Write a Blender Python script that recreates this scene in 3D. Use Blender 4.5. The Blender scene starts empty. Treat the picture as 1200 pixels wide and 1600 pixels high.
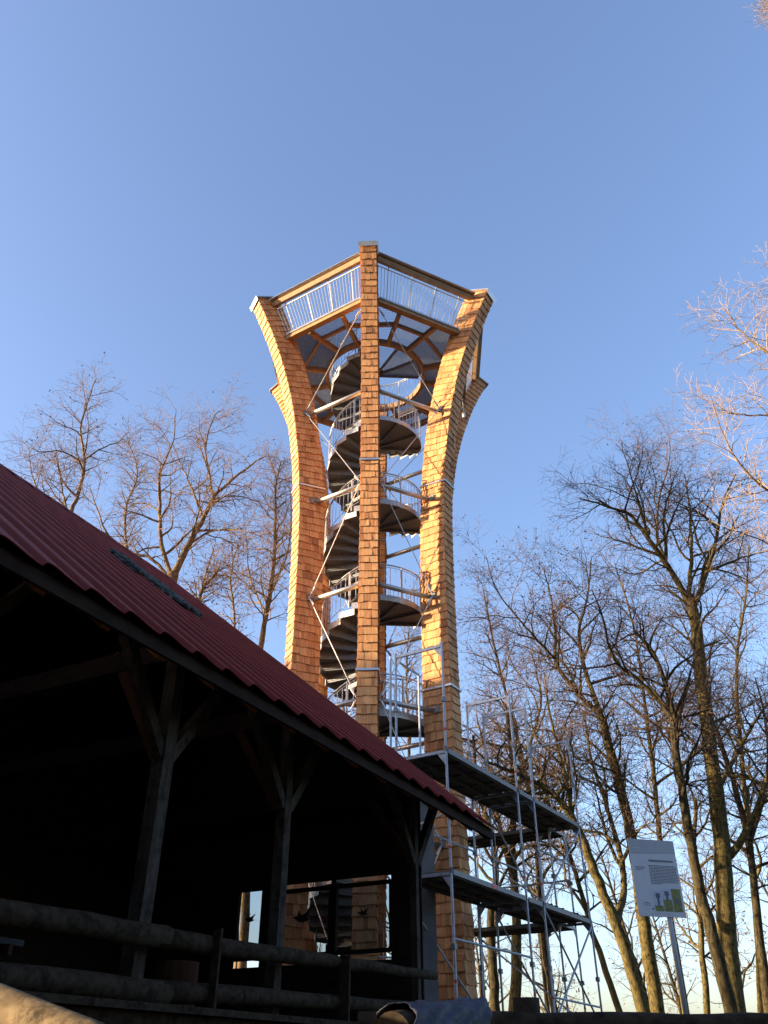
import bpy, math, random
import numpy as np
from mathutils import Vector, Matrix
random.seed(11)
R = math.radians
S = bpy.context.scene
COL = S.collection

# ------------------------------------------------------------ camera
FPX, PITCH = 1306.0, 0.592
cam_d = bpy.data.cameras.new('camera'); cam = bpy.data.objects.new('camera', cam_d); COL.objects.link(cam)
cam_d.sensor_fit = 'HORIZONTAL'; cam_d.sensor_width = 36.0; cam_d.lens = 36.0*FPX/1200.0
cam_d.clip_start = 0.05; cam_d.clip_end = 5000
cam.location = (0, 0, 0); cam.rotation_euler = (math.pi/2+PITCH, 0, 0)
S.camera = cam
# ------------------------------------------------------------ sky and sun
SUN_AZ = R(263.0); SUN_EL = R(8.0)
w = bpy.data.worlds.new('World'); S.world = w; w.use_nodes = True
nt = w.node_tree; bg = nt.nodes['Background']
sky = nt.nodes.new('ShaderNodeTexSky'); sky.sky_type = 'NISHITA'; sky.sun_disc = False
sky.sun_elevation = SUN_EL; sky.sun_rotation = SUN_AZ
sky.air_density = 1.0; sky.dust_density = 3.0; sky.ozone_density = 2.2; sky.altitude = 400
wb = nt.nodes.new('ShaderNodeMix'); wb.data_type = 'RGBA'; wb.blend_type = 'MULTIPLY'; wb.inputs[0].default_value = 1.0
wb.inputs[7].default_value = (1.10, 0.99, 1.06, 1)      # white balance of the daylight
nt.links.new(sky.outputs[0], wb.inputs[6]); nt.links.new(wb.outputs[2], bg.inputs[0]); bg.inputs[1].default_value = 0.15
sl = bpy.data.lights.new('sun', 'SUN'); sl.energy = 5.0; sl.angle = R(0.53); sl.color = (1.0, 0.78, 0.50)
sun = bpy.data.objects.new('sun', sl); COL.objects.link(sun)
sd = Vector((math.sin(SUN_AZ)*math.cos(SUN_EL), math.cos(SUN_AZ)*math.cos(SUN_EL), math.sin(SUN_EL)))
sun.rotation_euler = sd.to_track_quat('Z', 'Y').to_euler(); sun.location = sd*50
S.view_settings.view_transform = 'Standard'; S.view_settings.look = 'None'
S.view_settings.exposure = 1.9; S.view_settings.gamma = 1.0
try: S.view_settings.use_curve_mapping = False
except Exception: pass
S.render.engine = 'CYCLES'

# ------------------------------------------------------------ materials
def mat(name, col, rough=0.7, metal=0.0, var=0.12, scale=8.0, bump=0.0, stretch=(1, 1, 1), tint=None, col2=None, spec=None, detail=4, coords='Object', spots=0):
    m = bpy.data.materials.new(name); m.use_nodes = True; t = m.node_tree; b = t.nodes['Principled BSDF']
    b.inputs['Roughness'].default_value = rough; b.inputs['Metallic'].default_value = metal
    if spec is not None: b.inputs['Specular IOR Level'].default_value = spec
    tc = t.nodes.new('ShaderNodeTexCoord'); mp = t.nodes.new('ShaderNodeMapping'); mp.inputs['Scale'].default_value = stretch
    t.links.new(tc.outputs[coords], mp.inputs[0])
    nz = t.nodes.new('ShaderNodeTexNoise'); nz.inputs['Scale'].default_value = scale; nz.inputs['Detail'].default_value = detail
    t.links.new(mp.outputs[0], nz.inputs['Vector'])
    cr = t.nodes.new('ShaderNodeValToRGB'); t.links.new(nz.outputs['Fac'], cr.inputs[0])
    c2 = col2 if col2 else tuple(min(1, c*(1+var)) for c in col)
    c1 = tuple(c*(1-var) for c in col) if not col2 else col
    cr.color_ramp.elements[0].position = 0.32; cr.color_ramp.elements[1].position = 0.68
    cr.color_ramp.elements[0].color = (*c1, 1); cr.color_ramp.elements[1].color = (*c2, 1)
    out = cr.outputs[0]
    if tint:
        at = t.nodes.new('ShaderNodeAttribute'); at.attribute_name = 'tint'
        r2 = t.nodes.new('ShaderNodeValToRGB'); t.links.new(at.outputs['Fac'], r2.inputs[0])
        while len(r2.color_ramp.elements) < len(tint): r2.color_ramp.elements.new(0.5)
        for i, c in enumerate(tint):
            r2.color_ramp.elements[i].position = i/(len(tint)-1); r2.color_ramp.elements[i].color = (*c, 1)
        mx = t.nodes.new('ShaderNodeMix'); mx.data_type = 'RGBA'; mx.blend_type = 'MULTIPLY'; mx.inputs[0].default_value = 1.0
        t.links.new(out, mx.inputs[6]); t.links.new(r2.outputs[0], mx.inputs[7]); out = mx.outputs[2]
    if spots:
        n3 = t.nodes.new('ShaderNodeTexNoise'); n3.inputs['Scale'].default_value = spots; n3.inputs['Detail'].default_value = 9; n3.inputs['Roughness'].default_value = 0.75
        t.links.new(tc.outputs[coords], n3.inputs['Vector']); r3 = t.nodes.new('ShaderNodeValToRGB'); t.links.new(n3.outputs['Fac'], r3.inputs[0])
        r3.color_ramp.elements[0].position = 0.36; r3.color_ramp.elements[0].color = (0.25, 0.22, 0.2, 1); r3.color_ramp.elements[1].position = 0.5; r3.color_ramp.elements[1].color = (1, 1, 1, 1)
        m3 = t.nodes.new('ShaderNodeMix'); m3.data_type = 'RGBA'; m3.blend_type = 'MULTIPLY'; m3.inputs[0].default_value = 1.0
        t.links.new(out, m3.inputs[6]); t.links.new(r3.outputs[0], m3.inputs[7]); out = m3.outputs[2]
    t.links.new(out, b.inputs['Base Color'])
    if bump:
        bp = t.nodes.new('ShaderNodeBump'); bp.inputs['Strength'].default_value = bump; bp.inputs['Distance'].default_value = 0.01
        t.links.new(nz.outputs['Fac'], bp.inputs['Height']); t.links.new(bp.outputs[0], b.inputs['Normal'])
    return m
M = {}
M['shingle'] = mat('larch shingle', (0.70, 0.70, 0.70), 0.75, stretch=(9, 9, 0.7), scale=3.0, bump=0.5, col2=(1.0, 1.0, 1.0),
                   tint=[(0.34, 0.135, 0.048), (0.50, 0.225, 0.082), (0.64, 0.325, 0.13), (0.48, 0.20, 0.07), (0.70, 0.38, 0.155)])
M['timber'] = mat('glued timber', (0.27, 0.15, 0.065), 0.7, stretch=(1, 1, 1), scale=5, var=0.18, bump=0.2)
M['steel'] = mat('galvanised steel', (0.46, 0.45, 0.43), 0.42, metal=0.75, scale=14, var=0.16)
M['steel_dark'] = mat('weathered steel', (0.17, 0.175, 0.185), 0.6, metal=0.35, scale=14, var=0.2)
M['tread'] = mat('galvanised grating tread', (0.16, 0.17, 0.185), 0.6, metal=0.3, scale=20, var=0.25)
M['flash'] = mat('sheet metal flashing', (0.42, 0.43, 0.45), 0.35, metal=0.8, scale=5, var=0.1)
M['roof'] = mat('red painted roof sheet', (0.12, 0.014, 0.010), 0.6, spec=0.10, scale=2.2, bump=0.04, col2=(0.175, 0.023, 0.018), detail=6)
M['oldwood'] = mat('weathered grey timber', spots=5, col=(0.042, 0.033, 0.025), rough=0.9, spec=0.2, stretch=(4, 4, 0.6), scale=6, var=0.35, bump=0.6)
M['darkwood'] = mat('darkened brown board', (0.022, 0.013, 0.009), 0.9, spec=0.15, stretch=(1, 1, 3), scale=4, var=0.3, bump=0.3)  # dark brown boards, base lowered further so the shelter's shade reads black
M['rafter_lit'] = mat('warm lit rafter wood', (0.22, 0.085, 0.028), 0.85, spec=0.15, scale=6, var=0.25, bump=0.3)  # warm light on the rafter tails put into this brighter orange base
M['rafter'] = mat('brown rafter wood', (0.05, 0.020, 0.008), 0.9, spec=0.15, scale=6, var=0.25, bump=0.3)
M['log'] = mat('grey round log', (0.030, 0.021, 0.013), 0.92, spec=0.1, spots=9, scale=16, var=0.4, bump=0.8, detail=8)
M['palelog'] = mat('pale peeled log', spots=7, col=(0.075, 0.05, 0.026), rough=0.85, spec=0.15, stretch=(3, 3, 3), scale=4, bump=0.8, col2=(0.20, 0.145, 0.08), detail=10)
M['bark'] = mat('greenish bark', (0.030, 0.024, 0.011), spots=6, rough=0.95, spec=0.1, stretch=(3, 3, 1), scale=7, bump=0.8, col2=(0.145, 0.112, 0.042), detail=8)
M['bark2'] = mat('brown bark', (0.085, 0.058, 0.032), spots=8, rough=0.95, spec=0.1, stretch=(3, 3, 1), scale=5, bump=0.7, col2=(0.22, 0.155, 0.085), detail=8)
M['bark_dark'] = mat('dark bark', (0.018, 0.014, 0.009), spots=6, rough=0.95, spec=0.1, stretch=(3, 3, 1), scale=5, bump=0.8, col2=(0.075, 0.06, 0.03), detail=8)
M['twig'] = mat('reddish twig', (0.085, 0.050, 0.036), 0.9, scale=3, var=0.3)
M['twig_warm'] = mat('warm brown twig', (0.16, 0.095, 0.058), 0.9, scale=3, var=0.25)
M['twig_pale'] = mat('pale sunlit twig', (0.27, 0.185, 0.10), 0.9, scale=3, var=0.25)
M['leaf'] = mat('dry brown leaf', (0.10, 0.042, 0.018), 0.8, scale=30, var=0.45)
M['needle'] = mat('dark spruce needles', (0.025, 0.045, 0.018), 0.9, scale=6, var=0.4)
M['ground'] = mat('leaf littered ground', (0.05, 0.042, 0.022), 0.95, scale=1.5, bump=0.6, col2=(0.10, 0.075, 0.04), detail=10)
M['scaf'] = mat('aluminium scaffold tube', (0.30, 0.33, 0.37), 0.5, metal=0.45, scale=9, var=0.14)
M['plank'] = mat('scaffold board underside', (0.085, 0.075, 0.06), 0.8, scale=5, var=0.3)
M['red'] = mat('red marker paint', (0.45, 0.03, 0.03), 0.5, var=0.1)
M['sheet'] = mat('blue grey plastic sheet', (0.018, 0.020, 0.030), 0.6, spec=0.15, scale=9, bump=0.6, col2=(0.05, 0.054, 0.078), detail=8)  # base darkened to stand in for shade on the sheet
M['moss'] = mat('dark moss', spots=11, col=(0.015, 0.022, 0.018), rough=0.95, scale=9, bump=0.9, col2=(0.085, 0.10, 0.095), detail=8)
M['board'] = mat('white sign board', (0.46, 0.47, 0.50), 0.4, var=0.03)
M['ink'] = mat('dark grey print', (0.10, 0.10, 0.12), 0.6, var=0.1)
M['ink2'] = mat('pale grey print', (0.40, 0.42, 0.46), 0.6, var=0.04)
M['ink3'] = mat('light grey header print', (0.33, 0.345, 0.36), 0.6, var=0.03)
M['picsky'] = mat('printed pale sky', (0.38, 0.42, 0.52), 0.5, var=0.05)
M['picgreen'] = mat('printed olive meadow', (0.15, 0.16, 0.03), 0.5, scale=20, var=0.3)
M['black'] = mat('black sticker', (0.01, 0.01, 0.012), 0.5, var=0.05)
M['picnic'] = mat('worn table board', (0.04, 0.035, 0.032), 0.8, spec=0.2, scale=6, var=0.3)
M['lamp'] = mat('white lamp housing', (0.65, 0.65, 0.63), 0.4, var=0.03)
M['concrete'] = mat('grey board cladding', (0.16, 0.155, 0.15), 0.85, scale=4, var=0.15, bump=0.3)
g = bpy.data.materials.new('window glass'); g.use_nodes = True; t = g.node_tree; b = t.nodes['Principled BSDF']; o_ = t.nodes['Material Output']
b.inputs['Base Color'].default_value = (0.02, 0.02, 0.025, 1); b.inputs['Roughness'].default_value = 0.03
tr = t.nodes.new('ShaderNodeBsdfTransparent'); tr.inputs[0].default_value = (0.8, 0.82, 0.82, 1)
ms = t.nodes.new('ShaderNodeMixShader'); ms.inputs[0].default_value = 0.16
t.links.new(tr.outputs[0], ms.inputs[1]); t.links.new(b.outputs[0], ms.inputs[2]); t.links.new(ms.outputs[0], o_.inputs[0])
M['glass'] = g

# ------------------------------------------------------------ helpers
def V(*a): return Vector(a)
class MB:
    def __init__(s): s.v = []; s.f = []; s.t = []
    def add(s, vs, fs, tint=0.5):
        k = len(s.v); s.v += [tuple(p) for p in vs]; s.f += [tuple(i+k for i in f) for f in fs]; s.t += [tint]*len(fs)
    BOXF = ((0, 3, 2, 1), (4, 5, 6, 7), (0, 1, 5, 4), (1, 2, 6, 5), (2, 3, 7, 6), (3, 0, 4, 7))
    def hexa(s, lo, hi, tint=0.5): s.add(list(lo)+list(hi), MB.BOXF, tint)
    def obox(s, c, ex, ey, ez, tint=0.5):      # centre and three half-extent vectors
        c = Vector(c); ex = Vector(ex); ey = Vector(ey); ez = Vector(ez)
        s.hexa([c-ex-ey-ez, c+ex-ey-ez, c+ex+ey-ez, c-ex+ey-ez], [c-ex-ey+ez, c+ex-ey+ez, c+ex+ey+ez, c-ex+ey+ez], tint)
    def beam(s, p, q, wd, ht, up=(0, 0, 1), tint=0.5):   # rectangular bar p->q
        p = Vector(p); q = Vector(q); d = (q-p); L = d.length; d.normalize()
        sx = d.cross(Vector(up)).normalized(); sz = sx.cross(d).normalized()
        s.obox((p+q)/2, d*(L/2), sx*(wd/2), sz*(ht/2), tint)
    def tube(s, pts, r, n=8, cap=True, tint=0.5, r2=None):
        pts = [Vector(p) for p in pts]; m = len(pts); k = len(s.v)
        ref = None
        for i, p in enumerate(pts):
            d = (pts[min(i+1, m-1)]-pts[max(i-1, 0)]).normalized()
            if ref is None:
                ref = Vector((0, 0, 1)) if abs(d.z) < 0.9 else Vector((1, 0, 0))
            a = (ref-d*ref.dot(d)).normalized(); bb = d.cross(a); ref = a
            rr = r if r2 is None else r+(r2-r)*i/(m-1)
            for j in range(n):
                an = 2*math.pi*j/n; s.v.append(tuple(p+a*(rr*math.cos(an))+bb*(rr*math.sin(an))))
        for i in range(m-1):
            for j in range(n):
                j2 = (j+1) % n
                s.f.append((k+i*n+j, k+i*n+j2, k+(i+1)*n+j2, k+(i+1)*n+j)); s.t.append(tint)
        if cap:
            s.f.append(tuple(k+j for j in reversed(range(n)))); s.t.append(tint)
            s.f.append(tuple(k+(m-1)*n+j for j in range(n))); s.t.append(tint)
    def mesh(s, name, m, tint=False, smooth=False):
        me = bpy.data.meshes.new(name); me.from_pydata(s.v, [], s.f); me.materials.append(m)
        if tint:
            at = me.attributes.new('tint', 'FLOAT', 'FACE'); at.data.foreach_set('value', s.t)
        if smooth: me.polygons.foreach_set('use_smooth', [True]*len(me.polygons))
        me.update(); return me
    def build(s, name, m, parent=None, tint=False, smooth=False, kind=None, label=None):
        o = bpy.data.objects.new(name, s.mesh(name, m, tint, smooth)); COL.objects.link(o)
        if parent:
            o.parent = parent
        if kind: o['kind'] = kind
        if label: o['label'] = label
        return o
def thing(name, label, cat, group=None):
    o = bpy.data.objects.new(name, None); COL.objects.link(o); o['label'] = label; o['category'] = cat
    if group: o['group'] = group
    o.empty_display_size = 0.3
    return o
def tag(o, label, cat, group=None):
    o['label'] = label; o['category'] = cat
    if group: o['group'] = group
    return o
def link(name, me, parent, loc=None):
    o = bpy.data.objects.new(name, me); COL.objects.link(o); o.parent = parent
    if loc is not None: o.location = loc
    return o
ct, st = math.cos(PITCH), math.sin(PITCH)
def at(x, y, Y):           # point in the place seen at photo position x, y, at distance Y ahead
    dx = (x-600)/FPX; dy = (800-y)/FPX
    r = Vector((dx, ct-dy*st, st+dy*ct)); return r*(Y/r.y)

# ------------------------------------------------------------ ground
def ground_z(x, y):
    if y < 5: z = -1.6
    elif y < 17: z = -1.6+2.2*(0.5-0.5*math.cos(math.pi*(y-5)/12))
    else: z = 0.6
    if y > 45: z -= (y-45)*0.05
    return max(z, -14)
mb = MB()
ys = [-400, -60, -10, 0, 3, 5, 7, 9, 11, 13, 15, 17, 20, 25, 32, 40, 45, 60, 90, 150, 300, 340, 900, 3000]
xs = [-2500, -400, -100, -40, -20, -10, -5, 0, 5, 10, 20, 40, 100, 400, 2500]
for y in ys:
    for x in xs: mb.v.append((x, y, ground_z(x, y)))
nx = len(xs)
for j in range(len(ys)-1):
    for i in range(nx-1): mb.f.append((j*nx+i, j*nx+i+1, (j+1)*nx+i+1, (j+1)*nx+i)); mb.t.append(0)
gr = mb.build('ground', M['ground'], kind='structure', smooth=True)

# ============================================================ TOWER
TC = Vector((-0.296, 21.385, 0)); ROT = -0.043
GZ = 0.6
NODES = [17.15, 13.95, 10.75, 7.55, 4.35]
tower = thing('observation_tower', 'tall flared lookout tower of six orange shingle clad legs round a steel spiral stair', 'tower')
tower.location = (TC.x, TC.y, GZ)
bpy.context.view_layer.update()
OFF = Vector((TC.x, TC.y, GZ))
class TMB(MB):             # world coordinates in, tower-local out
    def build(s, name, m, parent=None, **k):
        s.v = [(a-OFF.x, b_-OFF.y, c-OFF.z) for a, b_, c in s.v]
        return super().build(name, m, parent, **k)
KN = [(0.4, 2.14), (4.0, 2.10), (7.55, 2.09), (10.75, 2.10), (13.0, 2.14), (14.5, 2.22), (15.8, 2.36), (17.15, 2.58), (18.3, 2.86), (19.4, 3.22), (20.4, 3.62), (21.6, 4.20), (22.2, 4.52)]
def rc(z):
    for i in range(len(KN)-1):
        if z <= KN[i+1][0] or i == len(KN)-2:
            z0, r0 = KN[i]; z1, r1 = KN[i+1]
            m0 = (r1-KN[i-1][1])/(z1-KN[i-1][0]) if i > 0 else (r1-r0)/(z1-z0)
            m1 = (KN[i+2][1]-r0)/(KN[i+2][0]-z0) if i+2 < len(KN) else (r1-r0)/(z1-z0)
            h = z1-z0; u = (z-z0)/h
            return (2*u**3-3*u*u+1)*r0+(u**3-2*u*u+u)*h*m0+(-2*u**3+3*u*u)*r1+(u**3-u*u)*h*m1
def rad(k): a = ROT+R(60*k); return Vector((math.sin(a), -math.cos(a), 0))
def tan_(k): a = ROT+R(60*k); return Vector((math.cos(a), math.sin(a), 0))
def lp(k, z, dr=0): return TC+rad(k)*(rc(z)+dr)+Vector((0, 0, z))
LW, LD, ZT = 0.49, 0.78, 21.56
# arc length table
zz = [0.4]; 
while zz[-1] < ZT:
    z = zz[-1]; sl_ = (rc(z+0.01)-rc(z))/0.01; zz.append(z+0.228/math.sqrt(1+sl_*sl_))
ZCUT = zz[:-1]
def legframe(k, z):
    sl_ = (rc(z+0.02)-rc(z-0.02))/0.04; r_ = rad(k); T = (r_*sl_+Vector((0, 0, 1))).normalized()
    N = (r_-Vector((0, 0, 1))*sl_).normalized()
    return lp(k, z), T, N, tan_(k)
rs = random.Random(5)
singles = 0
for k in range(6):
    core = TMB(); prev = None
    zs2 = [0.4+i*0.5 for i in range(int((ZT-0.5)/0.5)+1)]+[ZT-0.02]
    rings = []
    for z in zs2:
        c, T, N, t_ = legframe(k, z); a = N*(LD/2-0.035); bq = t_*(LW/2-0.035)
        rings.append([c-a-bq, c+a-bq, c+a+bq, c-a+bq])
    base = 0
    for i, rg in enumerate(rings):
        core.v += [tuple(p) for p in rg]
        if i:
            for j in range(4):
                j2 = (j+1) % 4; core.f.append((4*(i-1)+j, 4*(i-1)+j2, 4*i+j2, 4*i+j)); core.t.append(0.2)
    leg = core.build('leg', M['timber'], tower)
    joined = TMB()
    for ci, z in enumerate(ZCUT):
        c, T, N, t_ = legframe(k, z)
        z2 = z+0.27*T.z; c2, T2, N2, _ = legframe(k, min(z2, ZT))
        for face in range(4):
            nrm, along, wd, dep, nrm2, al2 = ((N, t_, LW, LD, N2, t_), (-N, t_, LW, LD, -N2, t_), (t_, N, LD, LW, t_, N2), (-t_, N, LD, LW, -t_, N2))[face]
            x0 = -wd/2; cuts = [x0]
            first = True
            while cuts[-1] < wd/2-0.02:
                s_ = rs.choice((rs.uniform(0.06, 0.11), rs.uniform(0.10, 0.20), rs.uniform(0.13, 0.22)))
                if first: s_ = rs.uniform(0.07, 0.18); first = False
                nx_ = cuts[-1]+s_
                if wd/2-nx_ < 0.06: nx_ = wd/2
                cuts.append(min(nx_, wd/2))
            for a0, a1 in zip(cuts[:-1], cuts[1:]):
                dz = rs.uniform(-0.022, 0.012); tl = rs.uniform(-0.006, 0.006)
                b0 = c+along*(a0+0.0025)+T*dz; b1 = c+along*(a1-0.0025)+T*(dz+tl)
                d1 = c2+al2*(a1-0.0025); d0 = c2+al2*(a0+0.0025)
                po = rs.uniform(0.0, 0.016)
                o_bot = dep/2+0.012+po; i_bot = o_bot-0.022; o_top = dep/2-0.012; i_top = o_top-0.012
                vs = [b0+nrm*i_bot, b1+nrm*i_bot, d1+nrm2*i_top, d0+nrm2*i_top, b0+nrm*o_bot, b1+nrm*o_bot, d1+nrm2*o_top, d0+nrm2*o_top]
                want = (k == 0 and face == 0 and 7.9 < z < 21.4) or (k == 1 and face == 3 and 6.0 < z < 11.8) or (k == 0 and face == 0 and 6.0 < z <= 7.9)
                tv = min(1, max(0, rs.gauss(0.5, 0.24)))
                flip = face in (1, 2)
                fs = [tuple(reversed(q)) for q in MB.BOXF] if flip else MB.BOXF
                if want and singles < 300:
                    q = TMB(); q.add(vs, fs, tv); q.build('shingle', M['shingle'], leg, tint=True); singles += 1
                else: joined.add(vs, fs, tv)
    joined.build('shingles', M['shingle'], leg, tint=True, kind='stuff')
    # metal collars at the joints and cap at the top
    for zc in (8.12, 14.45):
        c, T, N, t_ = legframe(k, zc); q = TMB(); q.obox(c, N*(LD/2+0.045), t_*(LW/2+0.045), T*0.028); q.build('joint_flashing', M['flash'], leg)
    c, T, N, t_ = legframe(k, ZT); q = TMB()
    q.obox(c+T*0.03, N*(LD/2+0.06), t_*(LW/2+0.06), T*0.02); q.obox(c-T*0.03+N*(LD/2+0.052), N*0.006, t_*(LW/2+0.06), T*0.07)
    q.build('leg_cap', M['flash'], leg)
# ring pipes, brackets and diagonal rods
for z in NODES:
    for k in range(6):
        a, b_ = lp(k, z), lp((k+1) % 6, z); d = (b_-a).normalized()
        q = TMB(); q.tube([a+d*0.2, b_-d*0.2], 0.068, 12); q.build('ring_pipe', M['steel'], tower, smooth=True)
ZD = 20.15
seq = [19.75]+NODES+[1.1]
for k in range(6):
    for i in range(len(seq)-1):
        if (i+k) % 2 == 0: za, zb = seq[i], seq[i+1]; k2s = ((k+1) % 6, (k-1) % 6)
        else: continue
        for k2 in k2s:
            a = lp(k, za); b_ = lp(k2, zb); d = (b_-a).normalized()
            side = tan_(k)*(1 if k2 == (k+1) % 6 else -1); a = a+side*(LW/2+0.03); side2 = tan_(k2)*(-1 if k2 == (k+1) % 6 else 1); b_ = b_+side2*(LW/2+0.03)
            q = TMB(); q.tube([a, b_], 0.013, 6); q.tube([b_-d*0.32, b_-d*0.1], 0.03, 6); q.tube([a+d*0.1, a+d*0.3], 0.03, 6)
            q.build('tension_rod', M['steel'], tower)
for k in range(6):
    for z in NODES:
        for sg in (-1, 1):
            q = TMB(); c = lp(k, z)+tan_(k)*sg*(LW/2+0.035); q.obox(c, rad(k)*0.06, tan_(k)*0.012, Vector((0, 0, 0.09))); q.build('node_plate', M['steel_dark'], tower)
# ---- deck
def hexpt(r, ang): return TC+Vector((math.sin(ang)*r, -math.cos(ang)*r, 0))
RDK = 3.50
corner = [hexpt(RDK, ROT+R(60*k)) for k in range(6)]
def sidept(k, f): return corner[k].lerp(corner[(k+1) % 6], f)
Zv = lambda z: Vector((0, 0, z))
for k in range(6):
    a, b_ = corner[k], corner[(k+1) % 6]; d = (b_-a).normalized(); out = Vector((d.y, -d.x, 0))
    if out.dot((a+b_)/2-TC) < 0: out = -out
    q = TMB(); q.beam(a+d*0.28+Zv(ZD-0.115), b_-d*0.28+Zv(ZD-0.115), 0.18, 0.14); q.build('deck_edge_beam', M['timber'], tower)
    q = TMB(); q.beam(a+d*0.3+Zv(ZD-0.01)+out*0.06, b_-d*0.3+Zv(ZD-0.01)+out*0.06, 0.14, 0.07); q.build('deck_edge_flashing', M['flash'], tower)
    # upper beam
    rt = 4.10; zt = 21.34
    A = hexpt(rt, ROT+R(60*k)); B_ = hexpt(rt, ROT+R(60*(k+1))); d2 = (B_-A).normalized()
    tl_up = (out*0.42+Zv(1)).normalized()
    q = TMB(); q.beam(A+d2*0.28+Zv(zt), B_-d2*0.28+Zv(zt), 0.16, 0.15, up=tl_up); q.build('top_beam', M['timber'], tower)
    q = TMB(); q.beam(A+d2*0.26+Zv(zt+0.095)+out*0.06, B_-d2*0.26+Zv(zt+0.095)+out*0.06, 0.30, 0.022); q.build('top_beam_cover', M['flash'], tower)
    # railing
    rb, rtp = RDK+0.02, 3.98
    pb = lambda f: hexpt(rb, ROT+R(60*k)).lerp(hexpt(rb, ROT+R(60*(k+1))), f)
    pt = lambda f: hexpt(rtp, ROT+R(60*k)).lerp(hexpt(rtp, ROT+R(60*(k+1))), f)
    q = TMB(); f0, f1 = 0.08, 0.92
    q.tube([pt(f0)+Zv(ZD+1.03), pt(f1)+Zv(ZD+1.03)], 0.021, 8); q.tube([pb(f0)+Zv(ZD+0.07), pb(f1)+Zv(ZD+0.07)], 0.016, 6)
    rl = q.build('deck_railing', M['steel'], tower)
    for f in (0.17, 0.39, 0.61, 0.83):
        q = TMB(); q.tube([pb(f)+Zv(ZD-0.02), pt(f)+Zv(ZD+1.06)], 0.020, 8); q.tube([pt(f)+Zv(ZD+1.0), pt(f)+out*0.03+Zv(ZD+1.13)], 0.020, 6); q.build('railing_post', M['steel'], rl)
    q = TMB(); nb = 28
    for i in range(nb+1):
        f = f0+(f1-f0)*i/nb; q.tube([pb(f)+Zv(ZD+0.07), pt(f)+Zv(ZD+1.03)], 0.0105, 5, cap=False)
    q.build('balusters', M['steel'], rl, kind='stuff')
# radial beams, rings, grating panels
angs = []
fr = (0.31, 0.69)
beam_out = []
for k in range(6):
    for f in fr: beam_out.append(sidept(k, f))
RI, RM = 1.66, 2.55
bin_ = []
bmid = []
for p in beam_out:
    d = (p-TC); d.z = 0; L = d.length; d.normalize()
    bin_.append(TC+d*RI); bmid.append(TC+d*(RI+(L-RI)*0.58))
    q = TMB(); q.beam(TC+d*RI+Zv(ZD-0.14), TC+d*(L-0.08)+Zv(ZD-0.14), 0.10, 0.20); q.build('deck_joist', M['timber'], tower)
q = TMB(); n_ = 48
for i in range(n_):
    a0 = 2*math.pi*i/n_; a1 = 2*math.pi*(i+1)/n_
    P0, P1 = hexpt(RI-0.06, a0), hexpt(RI-0.06, a1); Q0, Q1 = hexpt(RI+0.05, a0), hexpt(RI+0.05, a1)
    q.hexa([P0+Zv(ZD-0.25), P1+Zv(ZD-0.25), Q1+Zv(ZD-0.25), Q0+Zv(ZD-0.25)], [P0+Zv(ZD-0.03), P1+Zv(ZD-0.03), Q1+Zv(ZD-0.03), Q0+Zv(ZD-0.03)])
q.build('inner_ring_beam', M['timber'], tower)
for i in range(12):
    a, b_ = bmid[i], bmid[(i+1) % 12]; d = (b_-a).normalized()
    q = TMB(); q.beam(a+d*0.05+Zv(ZD-0.11), b_-d*0.05+Zv(ZD-0.11), 0.08, 0.13); q.build('deck_nogging', M['timber'], tower)
def clipline(p, d, poly):   # 2-D interval of p+t*d inside convex ccw polygon
    t0, t1 = -50, 50
    for i in range(len(poly)):
        a = poly[i]; b_ = poly[(i+1) % len(poly)]; nx_, ny_ = -(b_.y-a.y), (b_.x-a.x)
        den = d.x*nx_+d.y*ny_; num = (a.x-p.x)*nx_+(a.y-p.y)*ny_
        if abs(den) < 1e-9:
            if num > 0: return None
            continue
        tt = num/den
        if den > 0: t0 = max(t0, tt)
        else: t1 = min(t1, tt)
    return (t0, t1) if t1-t0 > 0.02 else None
def grating(poly, dirv, z, name='deck_panel', pitch=0.036, dep=0.034, parent=None, mm=None):
    c = sum(poly, Vector())/len(poly)
    ar = sum(poly[i].x*poly[(i+1) % len(poly)].y-poly[(i+1) % len(poly)].x*poly[i].y for i in range(len(poly)))
    if ar < 0: poly = poly[::-1]
    d = dirv.normalized(); nn = Vector((-d.y, d.x, 0)); q = TMB()
    for dd, n2, pi_, dp, zz_ in ((d, nn, pitch, dep, z), (nn, d, pitch*2.2, 0.008, z+dep/2-0.004)):
        ks = [ (p-c).dot(n2) for p in poly]; k0 = math.floor(min(ks)/pi_)
        while k0*pi_ < max(ks):
            iv = clipline(c+n2*(k0*pi_), dd, poly)
            if iv: q.beam(c+n2*(k0*pi_)+dd*iv[0]+Zv(zz_), c+n2*(k0*pi_)+dd*iv[1]+Zv(zz_), 0.0045, dp)
            k0 += 1
    m_ = len(poly)
    for i in range(m_):
        a, b_ = poly[i].lerp(c, 0.012), poly[(i+1) % m_].lerp(c, 0.012); q.beam(a+Zv(z), b_+Zv(z), 0.008, dep+0.006)
    return q.build(name, mm or M['steel_dark'], parent or tower)
for i in range(12):
    j = (i+1) % 12
    corner_cell = (i % 2 == 1)
    mid = (bin_[i]+bin_[j])/2-TC
    grating([bin_[i], bin_[j], bmid[j], bmid[i]], mid, ZD-0.01)
    if corner_cell:
        kk = (i//2+1) % 6; out_poly = [bmid[i], bmid[j], beam_out[j], corner[kk].lerp(TC, 0.04), beam_out[i]]
    else: out_poly = [bmid[i], bmid[j], beam_out[j], beam_out[i]]
    grating(out_poly, mid, ZD-0.01)
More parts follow.
